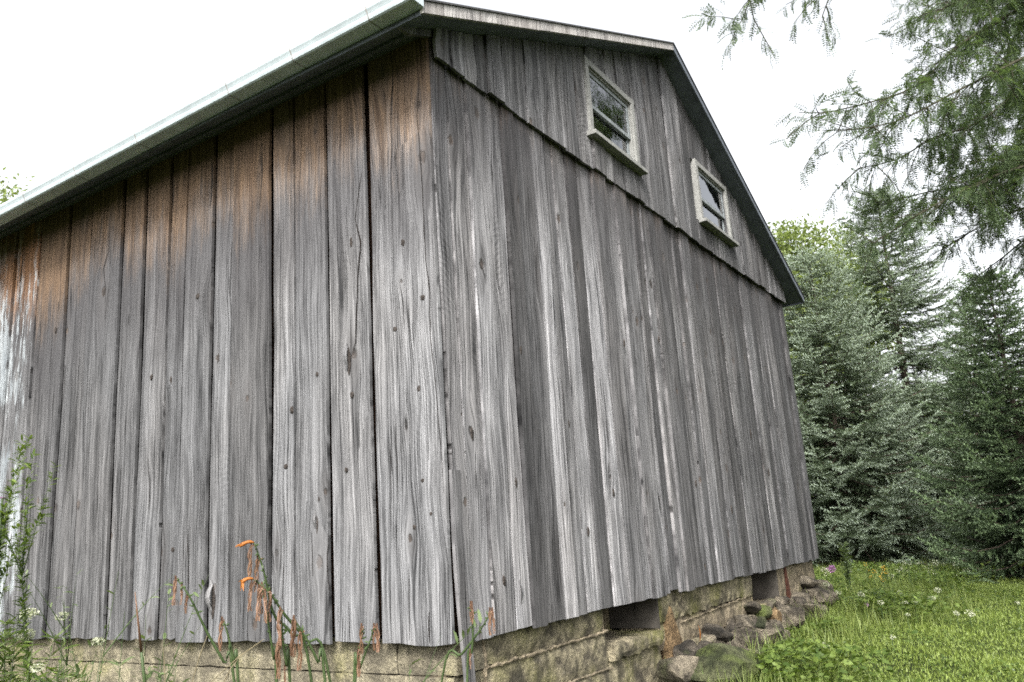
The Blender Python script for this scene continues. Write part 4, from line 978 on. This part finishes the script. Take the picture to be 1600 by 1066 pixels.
def leafy_stalk(name, label, cat, base, top, nleaf, leaf, mat, group=None, bend=0.12, seed=0, branch=0, up=0.4, rad=0.004, spread=1.0):
    """upright herb: stem (with side branches) and narrow leaves"""
    r = random.Random(seed); g = np.random.default_rng(seed+1); base = np.array(base, float); top = np.array(top, float)
    root = thing(name, tuple(base), label, cat, group); mb = MB(); ln = np.linalg.norm(top-base)
    bd = np.array([r.uniform(-1, 1), r.uniform(-1, 1), 0])*bend*ln
    pts = [base+(top-base)*t+bd*math.sin(t*math.pi) for t in np.linspace(0, 1, 12)]; mb.tube(pts, [rad*(1.15-t) for t in np.linspace(0, 1, 12)], 5)
    lines = [pts]; tips = [pts[-1]]
    for _ in range(branch):
        i = r.randint(4, 10); d = unit(unit(pts[i]-pts[i-1])*0.8 + np.array([r.uniform(-1, 1), r.uniform(-1, 1), 0.1])*spread); l2 = ln*r.uniform(0.15, 0.35)
        q = [pts[i]+d*l2*t+np.array([0, 0, 0.05*l2*math.sin(t*3)]) for t in np.linspace(0, 1, 7)]; mb.tube(q, [rad*0.55*(1.1-t) for t in np.linspace(0, 1, 7)], 4); lines.append(q); tips.append(q[-1])
    mb.build('stem', 'stem', root)
    P, D = [], []
    for _ in range(nleaf):
        q = r.choice(lines) if r.random() < 0.6 else lines[0]; i = r.randint(2, len(q)-1); d = unit(q[i]-q[i-1]); a = g.normal(0, 1, 3)
        P.append(q[i]+(q[i-1]-q[i])*r.random()); D.append(unit(d*up+unit(a-d*(a@d))))
    if P:
        P = np.array(P); X, Y, Z = frames(np.array(D), g.uniform(-0.6, 0.6, len(P))); s_ = (leaf*g.uniform(0.5, 1.2, len(P)))[:, None]
        V, F, A = scatter(WL_V*np.array([1, 0.42, 1]), WL_T, P-base, X*s_, Y*s_, Z*s_)
        tag(link('leaves', big_mesh('leaves', V, F), mat, root), kind='stuff')
    return root, tips, lines

def umbel(root, c, nrm, rad, mat='white', seed=0, n=110):
    """flat-topped head of tiny florets on spokes"""
    g = np.random.default_rng(seed); c = np.array(c, float); nrm = unit(np.array(nrm, float)); X, Y, Z = frames(nrm[None]); base = parent_world(root)
    rr = rad*np.sqrt(g.random(n)); a = g.uniform(0, 6.3, n)
    P = c + (Y*np.cos(a)[:, None] + Z*np.sin(a)[:, None])*rr[:, None] + nrm*(-0.25*rr**2/rad + g.normal(0, 0.05*rad, n))[:, None]
    D = g.normal(0, 1, (n, 3)); FX, FY, FZ = frames(D, g.uniform(0, 6, n)); s_ = (rad*0.20*g.uniform(0.7, 1.3, n))[:, None]
    tv = np.array([(-0.5, -0.5, 0), (0.5, -0.5, 0.1), (0.5, 0.5, 0), (-0.5, 0.5, 0.1)])
    V, F, A = scatter(tv, np.array([(0, 1, 2, 3)]), P-base, FX*s_, FY*s_, FZ*s_)
    tag(link('flower_head', big_mesh('flower_head', V, F), mat, root), kind='stuff')
    mb = MB(); st = c - nrm*rad*0.75
    for i in range(0, n, 7): mb.tube([st, (st+P[i])/2-nrm*0.06*rad, P[i]], 0.0012, 3)
    mb.build('flower_spokes', 'stem', root)

def ground_under(p, dx=0.0, dy=0.0): return np.array([p[0]+dx, p[1]+dy, float(gz(p[0]+dx, p[1]+dy))])

# --- lace flowers at the long wall
LACE = [(45, 957, 3.3, 0.034, 'upper-left white lace flower in front of the wall, over the bush'), (97, 961, 3.35, 0.026, 'round white lace flower head before the wall, second from the left edge'),
        (40, 990, 3.1, 0.034, 'white lace flower resting against the top of the bush'), (152, 1001, 3.3, 0.026, 'white lace flower at the bottom edge of the long wall boards'),
        (58, 1042, 2.8, 0.022, 'lowest white lace flower, nested in the green bush')]
for i, (u, v, d, rr_, lb_) in enumerate(LACE):
    p = at(u, v, d); b = ground_under(p, 0.03, -0.10+0.05*i)
    root, tips, ln_ = leafy_stalk('lace_flower', lb_, 'wildflower', b, p-np.array([0, 0, 0.025]), 26, 0.05, 'paleleaf', 'lace flowers by the long wall', 0.05, 40+i, 3)
    umbel(root, p, (-0.35, -0.45, 0.8), rr_, 'white', 60+i)

# --- day lilies
def lily(label, stems, seed, group='wilted day lilies in front of the barn', leaves=0):
    """stems: list of (way points (u,v,depth)..., [wilted blooms (t, size, fresh)])"""
    r = random.Random(seed); g = np.random.default_rng(seed)
    b0 = at(*stems[0][0][-1]); base = ground_under(b0)
    root = thing('day_lily', tuple(base), label, 'day lily', group)
    for (wp, blooms) in stems:
        pts = [at(*q) for q in wp]; last = pts[-1]
        d = unit(last-pts[-2]); gnd = ground_under(last + d*0.0, 0.0, 0.0) if True else last
        pts.append(np.array([last[0]+d[0]*0.25, last[1]+d[1]*0.25, float(gz(last[0], last[1]))]))
        sm = []
        for i in range(len(pts)-1):
            a = pts[max(i-1, 0)]; b = pts[i]; c = pts[i+1]; e = pts[min(i+2, len(pts)-1)]
            for j in range(6):
                t = j/6; sm.append(0.5*((2*b)+(-a+c)*t+(2*a-5*b+4*c-e)*t*t+(-a+3*b-3*c+e)*t**3))
        sm.append(pts[-1]); n = len(sm)
        MB().tube(sm, [0.0018+0.0024*min(1, 2.2*i/n) for i in range(n)], 6).build('stem', 'stem', root, True)
        # bracts and seed buds near the tip
        mb = MB()
        for i in range(1, max(3, n//3), 1):
            q = sm[i]; dd = unit(g.normal(0, 1, 3)+np.array([0, 0, 0.4])); ln = r.uniform(0.008, 0.02)
            mb.tube([q, q+dd*ln*0.5, q+dd*ln], [0.0015, 0.0035, 0.001], 5)
        mb.build('buds', 'stem', root)
        for (t, size, fresh, du) in blooms:
            q = sm[min(n-1, int(t*(n-1)))]
            if fresh:      # closed orange tube drooping forward
                dr = -RT*0.9*du + UP*0.35 - fw*0.15
                c1 = [q + dr*size*s_ + np.array([0, 0, -0.55*size*s_*s_]) for s_ in np.linspace(0, 1, 9)]
                MB().tube(c1, [0.002, 0.0032, 0.0042, 0.005, 0.0046, 0.0052, 0.006, 0.0045, 0.0015], 7).build('flower', 'orange', root, True)
                mb = MB()
                for k_ in range(5):
                    e = c1[-2]; dd = unit(c1[-1]-c1[-3] + g.normal(0, 0.5, 3)); pl = [e+dd*size*0.4*s_+np.array([0, 0, -0.25*size*s_*s_]) for s_ in np.linspace(0, 1, 5)]
                    mb.strip(pl, [0.006, 0.007, 0.006, 0.004, 0.001], unit(np.cross(dd, g.normal(0, 1, 3))))
                mb.build('petal_tips', 'orange', root)
            else:          # hanging shrivelled bloom: several twisted ribbons
                mb = MB()
                for k_ in range(5):
                    a = g.normal(0, 1, 3); pl = []; ww = []
                    for s_ in np.linspace(0, 1, 10):
                        pl.append(q + RT*(-0.22*size*du*math.sin(min(1, s_*2.2)*1.57) + 0.05*size*math.sin(7*s_+a[0]*3)) + np.array([0, 0, size*(0.10*math.sin(min(1, s_*3)*3.14) - s_**1.2)]) + fw*0.05*size*math.sin(6*s_+a[1]*3))
                        ww.append(size*(0.02+0.065*abs(math.sin(3.0*s_+a[2]))*(1-0.5*s_)))
                    mb.strip(pl, ww, unit(RT+g.normal(0, 0.6, 3)))
                mb.tube([q, q+np.array([0, 0, 0.012])-RT*0.15*size*du, q-RT*0.22*size*du+np.array([0, 0, -0.2*size])], [0.0025, 0.003, 0.0035], 5)
                mb.build('wilted_flower', 'wilt', root)
    mb = MB()
    for k_ in range(leaves):
        a = r.uniform(0, 6.3); ln = r.uniform(0.5, 0.8); b = base+np.array([r.uniform(-.08, .08), r.uniform(-.08, .08), 0]); dx = np.array([math.cos(a), math.sin(a), 0])
        pl = [b + dx*ln*0.6*t**1.6 + np.array([0, 0, ln*(t-0.55*t**2.5)]) for t in np.linspace(0, 1, 9)]
        mb.strip(pl, [0.02, 0.022, 0.022, 0.021, 0.019, 0.016, 0.012, 0.008, 0.002], (-dx[1], dx[0], 0))
    if leaves: mb.build('leaves', 'weed', root)
    return root
lily('day lily with two still-orange blooms on tall leaning stalks', [
    ([(397, 848, 2.35), (412, 892, 2.36), (428, 960, 2.38), (455, 990, 2.40), (487, 1066, 2.42)], [(0.0, 0.050, 1, 0.85), (0.05, 0.085, 0, 0.8), (0.16, 0.09, 0, 0.5)]),
    ([(396, 905, 2.33), (420, 925, 2.33), (446, 962, 2.36), (478, 1000, 2.4), (516, 1066, 2.42)], [(0.0, 0.046, 1, 0.8), (0.09, 0.08, 0, 1.2), (0.14, 0.075, 0, 0.3), (0.2, 0.08, 0, -0.2)]),
    ([(410, 920, 2.30), (420, 980, 2.31), (428, 1030, 2.32), (432, 1066, 2.33)], [(0.03, 0.085, 0, 0.6), (0.06, 0.08, 0, -0.4)]),
    ([(440, 955, 2.25), (442, 1000, 2.26), (448, 1040, 2.27), (453, 1066, 2.28)], [(0.0, 0.09, 0, 0.3), (0.25, 0.10, 0, 0.6), (0.5, 0.05, 0, 0.5)]),
    ([(460, 968, 2.3), (480, 1000, 2.31), (497, 1035, 2.32), (508, 1066, 2.33)], [(0.0, 0.10, 0, 0.1), (0.05, 0.09, 0, 0.5), (0.2, 0.10, 0, 0.4)])], 3, leaves=7)
lily('day lily with brown drooping blooms left of the orange ones', [
    ([(277, 906, 2.5), (296, 932, 2.5), (322, 985, 2.52), (350, 1035, 2.53), (366, 1066, 2.54)], [(0.0, 0.075, 0, 0.5), (0.10, 0.055, 0, 0.2), (0.22, 0.05, 0, 0.9)]),
    ([(350, 970, 2.45), (358, 1000, 2.45), (366, 1035, 2.45), (372, 1066, 2.45)], [(0.0, 0.085, 0, 0.5)])], 4, leaves=5)
lily('short day lily with shrivelled blooms under the wide corner board', [
    ([(586, 980, 2.6), (575, 1010, 2.6), (562, 1045, 2.6), (555, 1066, 2.6)], [(0.0, 0.07, 0, 0.3), (0.02, 0.075, 0, -0.5), (0.12, 0.06, 0, -0.9)]),
    ([(566, 980, 2.6), (563, 1010, 2.6), (558, 1040, 2.6), (553, 1066, 2.6)], [(0.0, 0.08, 0, 0.2), (0.3, 0.08, 0, 0.3)])], 5, leaves=3)
lily('day lily with crossing stalks in front of the corner strip', [
    ([(768, 955, 2.7), (750, 985, 2.7), (722, 1022, 2.72), (690, 1066, 2.75)], [(0.0, 0.075, 0, 0.5), (0.03, 0.07, 0, -0.3)]),
    ([(737, 945, 2.7), (739, 980, 2.7), (737, 1020, 2.7), (730, 1066, 2.7)], [(0.0, 0.055, 0, 0.4), (0.04, 0.06, 0, -0.1), (0.5, 0.05, 0, 0.6)])], 6, leaves=4)
# bare lily stalk at the left
p1, p2 = at(211, 925, 2.5), at(226, 1066, 2.52); b = ground_under(p2)
root = thing('bare_stalk', tuple(b), 'single bare green stalk with a dry orange tip', 'day lily', 'wilted day lilies in front of the barn')
MB().tube([p1*0.35+p2*0.65, p2, b], [0.004, 0.005, 0.0055], 6).build('stem', 'stem', root, True); MB().tube([p1, p1*0.66+p2*0.34, p1*0.35+p2*0.65-np.array([0, 0, 0.003])], [0.0012, 0.003, 0.0038], 6).build('dry_tip', 'wilt', root, True)

# --- wispy weeds and straws along the long wall
WISP = [((185, 893, 2.7), (120, 1066, 2.7), 60, 0.035, 7, 'wispy weed leaning right across the wall with a tiny bud'), ((228, 960, 2.6), (215, 1066, 2.6), 70, 0.05, 5, 'pale feathery weed before the wide gap in the boards'),
        ((195, 955, 2.8), (210, 1066, 2.8), 60, 0.05, 5, 'pale narrow-leaved weed beside the bare stalk'), ((265, 915, 2.75), (250, 1066, 2.75), 80, 0.04, 8, 'thin branching weed behind the left lily'),
        ((100, 935, 3.1), (150, 1066, 3.1), 60, 0.035, 7, 'thin weed bending towards the painted boards'), ((8, 790, 3.0), (5, 1066, 3.0), 1500, 0.036, 14, 'tall leafy vetch at the picture edge before the painted boards'),
        ((28, 840, 3.1), (40, 1066, 3.1), 1300, 0.034, 12, 'bushy vetch with yellowing leaves beside the tallest one'), ((640, 1040, 2.6), (620, 1090, 2.6), 40, 0.05, 4, 'small feathery weed under the wide corner board'),
        ((1318, 850, 10.5), (1325, 915, 10.5), 150, 0.10, 0, 'upright goldenrod stalk beside the far barn corner'), ((1248, 870, 11.5), (1275, 915, 11.5), 60, 0.10, 3, 'green weed next to the far barn corner')]
for i, (tp_, bt, nl_, lf, br, lb_) in enumerate(WISP):
    p = at(*tp_); b = ground_under(at(*bt)); leafy_stalk('weed', lb_, 'weed', b, p, nl_, lf, 'weed' if i in (5, 6, 9) else 'paleleaf', None, 0.04, 80+i, br, 0.5, 0.004 if i < 8 else 0.012, 0.45 if i in (5, 6) else 1.0)
p = at(4, 777, 3.0); root = thing('thistle_flower', tuple(ground_under(p)), 'pink thistle head at the top of the picture-edge weeds', 'wildflower')
MB().tube([p, (p+ground_under(p))/2+np.array([0, 0.02, 0]), ground_under(p)], 0.004, 5).build('stem', 'stem', root); umbel(root, p, (0, -0.3, 1), 0.009, 'pink', 3, 40)
for i, (a, b_) in enumerate((((412, 999, 2.4), (330, 1066, 2.4)), ((325, 990, 2.7), (300, 1066, 2.7)), ((255, 1010, 2.6), (258, 1066, 2.6)), ((372, 1030, 2.4), (350, 1066, 2.4)))):
    p, q = at(*a), at(*b_); g_ = ground_under(q); lbs = ('long dry straw leaning in front of the two left lilies', 'pale dry straw behind the left lily', 'short bent dry straw left of the lilies', 'thin dry straw at the foot of the lilies')
    root = thing('dry_straw', tuple(g_), lbs[i], 'grass stalk', 'dry straws'); MB().tube([p, (p+q)/2+np.array([0, 0, 0.008]), q, g_], [0.001, 0.0018, 0.002, 0.002], 4).build('stem', 'straw', root)
# loose fine-leaved clump in the corner of the picture
def clump(label, c, rad, ztop, n, per, mat, seed):
    g = np.random.default_rng(seed); base = ground_under(c); root = thing('weed_clump', tuple(base), label, 'weeds'); mb = MB(); P = []; D = []
    for i in range(n):
        a = g.uniform(0, 6.3); rr = rad*math.sqrt(g.random()); b = base+np.array([0.6*rr*math.cos(a), 0.6*rr*math.sin(a), 0])
        h = (ztop-base[2])*(1-0.35*(rr/rad)**2)*g.uniform(0.72, 1.06); t_ = b+np.array([rr*math.cos(a)*0.9+g.normal(0, 0.05), rr*math.sin(a)*0.9+g.normal(0, 0.05), h]); m = (b+t_)/2+g.normal(0, 0.03, 3)
        q = [b+(m-b)*2*t if t < 0.5 else m+(t_-m)*(2*t-1) for t in np.linspace(0, 1, 9)]; mb.tube(q[::2], [0.0035, 0.003, 0.0025, 0.002, 0.001], 4)
        for j in range(per):
            t = 0.35+0.65*g.random()**0.7; p_ = b+(m-b)*2*t if t < 0.5 else m+(t_-m)*(2*t-1); P.append(p_); a2 = g.uniform(0, 6.3); D.append((math.cos(a2), math.sin(a2), g.uniform(-0.1, 0.9)))
    mb.build('stems', 'stem', root); P = np.array(P); X, Y, Z = frames(np.array(D), g.uniform(0, 6, len(P))); s_ = (0.062*g.uniform(0.4, 1.25, len(P)))[:, None]
    V, F, A = scatter(WL_V*np.array([1, 0.20, 1]), WL_T, P-base, X*s_, Y*s_, Z*s_); tag(link('leaves', big_mesh('leaves', V, F), mat, root), kind='stuff')
cb = at(10, 1040, 2.9); clump('dense fine-leaved green weed clump at the foot of the painted boards', cb, 0.26, at(30, 985, 2.9)[2], 70, 110, 'weed', 9)
cb = at(215, 1066, 2.75); clump('thin pale weed clump below the wide board gap', cb, 0.16, at(220, 1000, 2.75)[2], 14, 40, 'paleleaf', 10)
cb = at(135, 1066, 2.9); clump('sparse weed clump between the corner weeds and the bare stalk', cb, 0.16, at(130, 1010, 2.9)[2], 14, 36, 'weed', 13)

# small orange petal caught on the rough concrete
p = wallpt(1092, 990, -0.03); mb = MB()
mb.strip([p+np.array([0.01*math.sin(2.6*t), -0.008*math.sin(3.1*t), 0.13*(t-0.5)]) for t in np.linspace(0, 1, 8)], [0.003, 0.012, 0.024, 0.034, 0.040, 0.036, 0.026, 0.006][::-1], (1, 0.1, 0))
tag(mb.build('lily_petal', 'orange'), 'small curved orange petal caught on the foundation concrete', 'petal')

# --- flowers of the meadow and the lawn edge
def tiny_flower(kind, u, v, depth, rad, mat, label, group, seed, n=40, nrm=(-0.5, -0.3, 0.7), cat='wildflower'):
    p = at(u, v, depth); b = ground_under(p, random.Random(seed).uniform(-.05, .05), 0.0)
    root = thing(kind, tuple(b), label, cat, group); MB().tube([b, (b+p)/2+np.array([0.01, 0.01, 0]), p], [0.005, 0.004, 0.003], 4).build('stem', 'stem', root)
    umbel(root, p, nrm, rad, mat, seed, n)
for i, (u, v, d, rr_, lb_) in enumerate([(1291, 912, 9.5, 0.06, 'lace flower just outside the far stone pile'), (1327, 891, 10.5, 0.06, 'lace flower beside the goldenrod stalk'), (1310, 925, 9, 0.05, 'lace flower below the pink phlox'),
        (1346, 928, 9, 0.06, 'lace flower in the middle of the far weeds'), (1406, 925, 9.5, 0.05, 'lace flower at the inner edge of the mown lawn'), (1377, 941, 8.5, 0.055, 'lace flower at the top of the leafy drift'), (1414, 942, 8.6, 0.065, 'large lace flower in the centre of the leafy drift'),
        (1430, 940, 8.5, 0.045, 'smaller lace flower close beside the large one'), (1465, 921, 9, 0.065, 'lace flower standing alone on the lawn'), (1456, 934, 8.7, 0.06, 'lace flower just below the lone lawn one'), (1495, 957, 7.8, 0.05, 'lace flower at the outer end of the leafy drift'),
        (1516, 957, 7.8, 0.075, 'wide cream lace flower nearest the dark spruce'), (1290, 1007, 6.4, 0.045, 'flat white lace flower in the near grass below the stones'), (1419, 960, 8.0, 0.035, 'tiny flat lace flower under the leafy drift'),
        (1590, 941, 8.5, 0.04, 'white flower low in the lawn at the picture edge'), (1395, 995, 6.9, 0.04, 'drooping white flower in the near weeds')]):
    tiny_flower('lace_flower', u, v, d, rr_*0.62, 'white', lb_, 'lace flowers in the meadow', 500+i, 70)
tiny_flower('phlox', 1299, 888, 10.5, 0.055, 'pink', 'pink phlox head beside the far barn corner', None, 530, 130, (-0.7, -0.4, 0.5)); tiny_flower('phlox', 1290, 892, 10.6, 0.06, 'white', 'pale phlox head touching the pink one', None, 531, 80, (-0.7, -0.4, 0.5))
tiny_flower('clover_flower', 1354, 944, 8.6, 0.025, 'pink', 'tiny purple flower in the leafy drift', None, 532, 30)
fr = random.Random(77)
for i in range(30):
    u = 1385 + fr.random()**0.8*130; v = 886 + fr.uniform(-9, 12) + (1450-u)*0.03
    tiny_flower('daisy', u, v, 12.2+fr.uniform(-0.8, 0.9), fr.uniform(0.022, 0.05), 'white', 'small white daisy in the band along the far lawn edge', 'white daisies along the far lawn edge', 540+i, 16, (-0.9, -0.3, 0.4))
for i in range(13):
    u = 1350 + fr.random()*40; v = 897 + fr.uniform(-16, 9)
    tiny_flower('coneflower', u, v, 10.8+fr.uniform(-0.5, 0.5), fr.uniform(0.022, 0.036), 'yellow', 'small orange-yellow flower between the goldenrod and the daisies', 'orange-yellow flowers in the meadow', 600+i, 14, (-0.9, -0.3, 0.4))
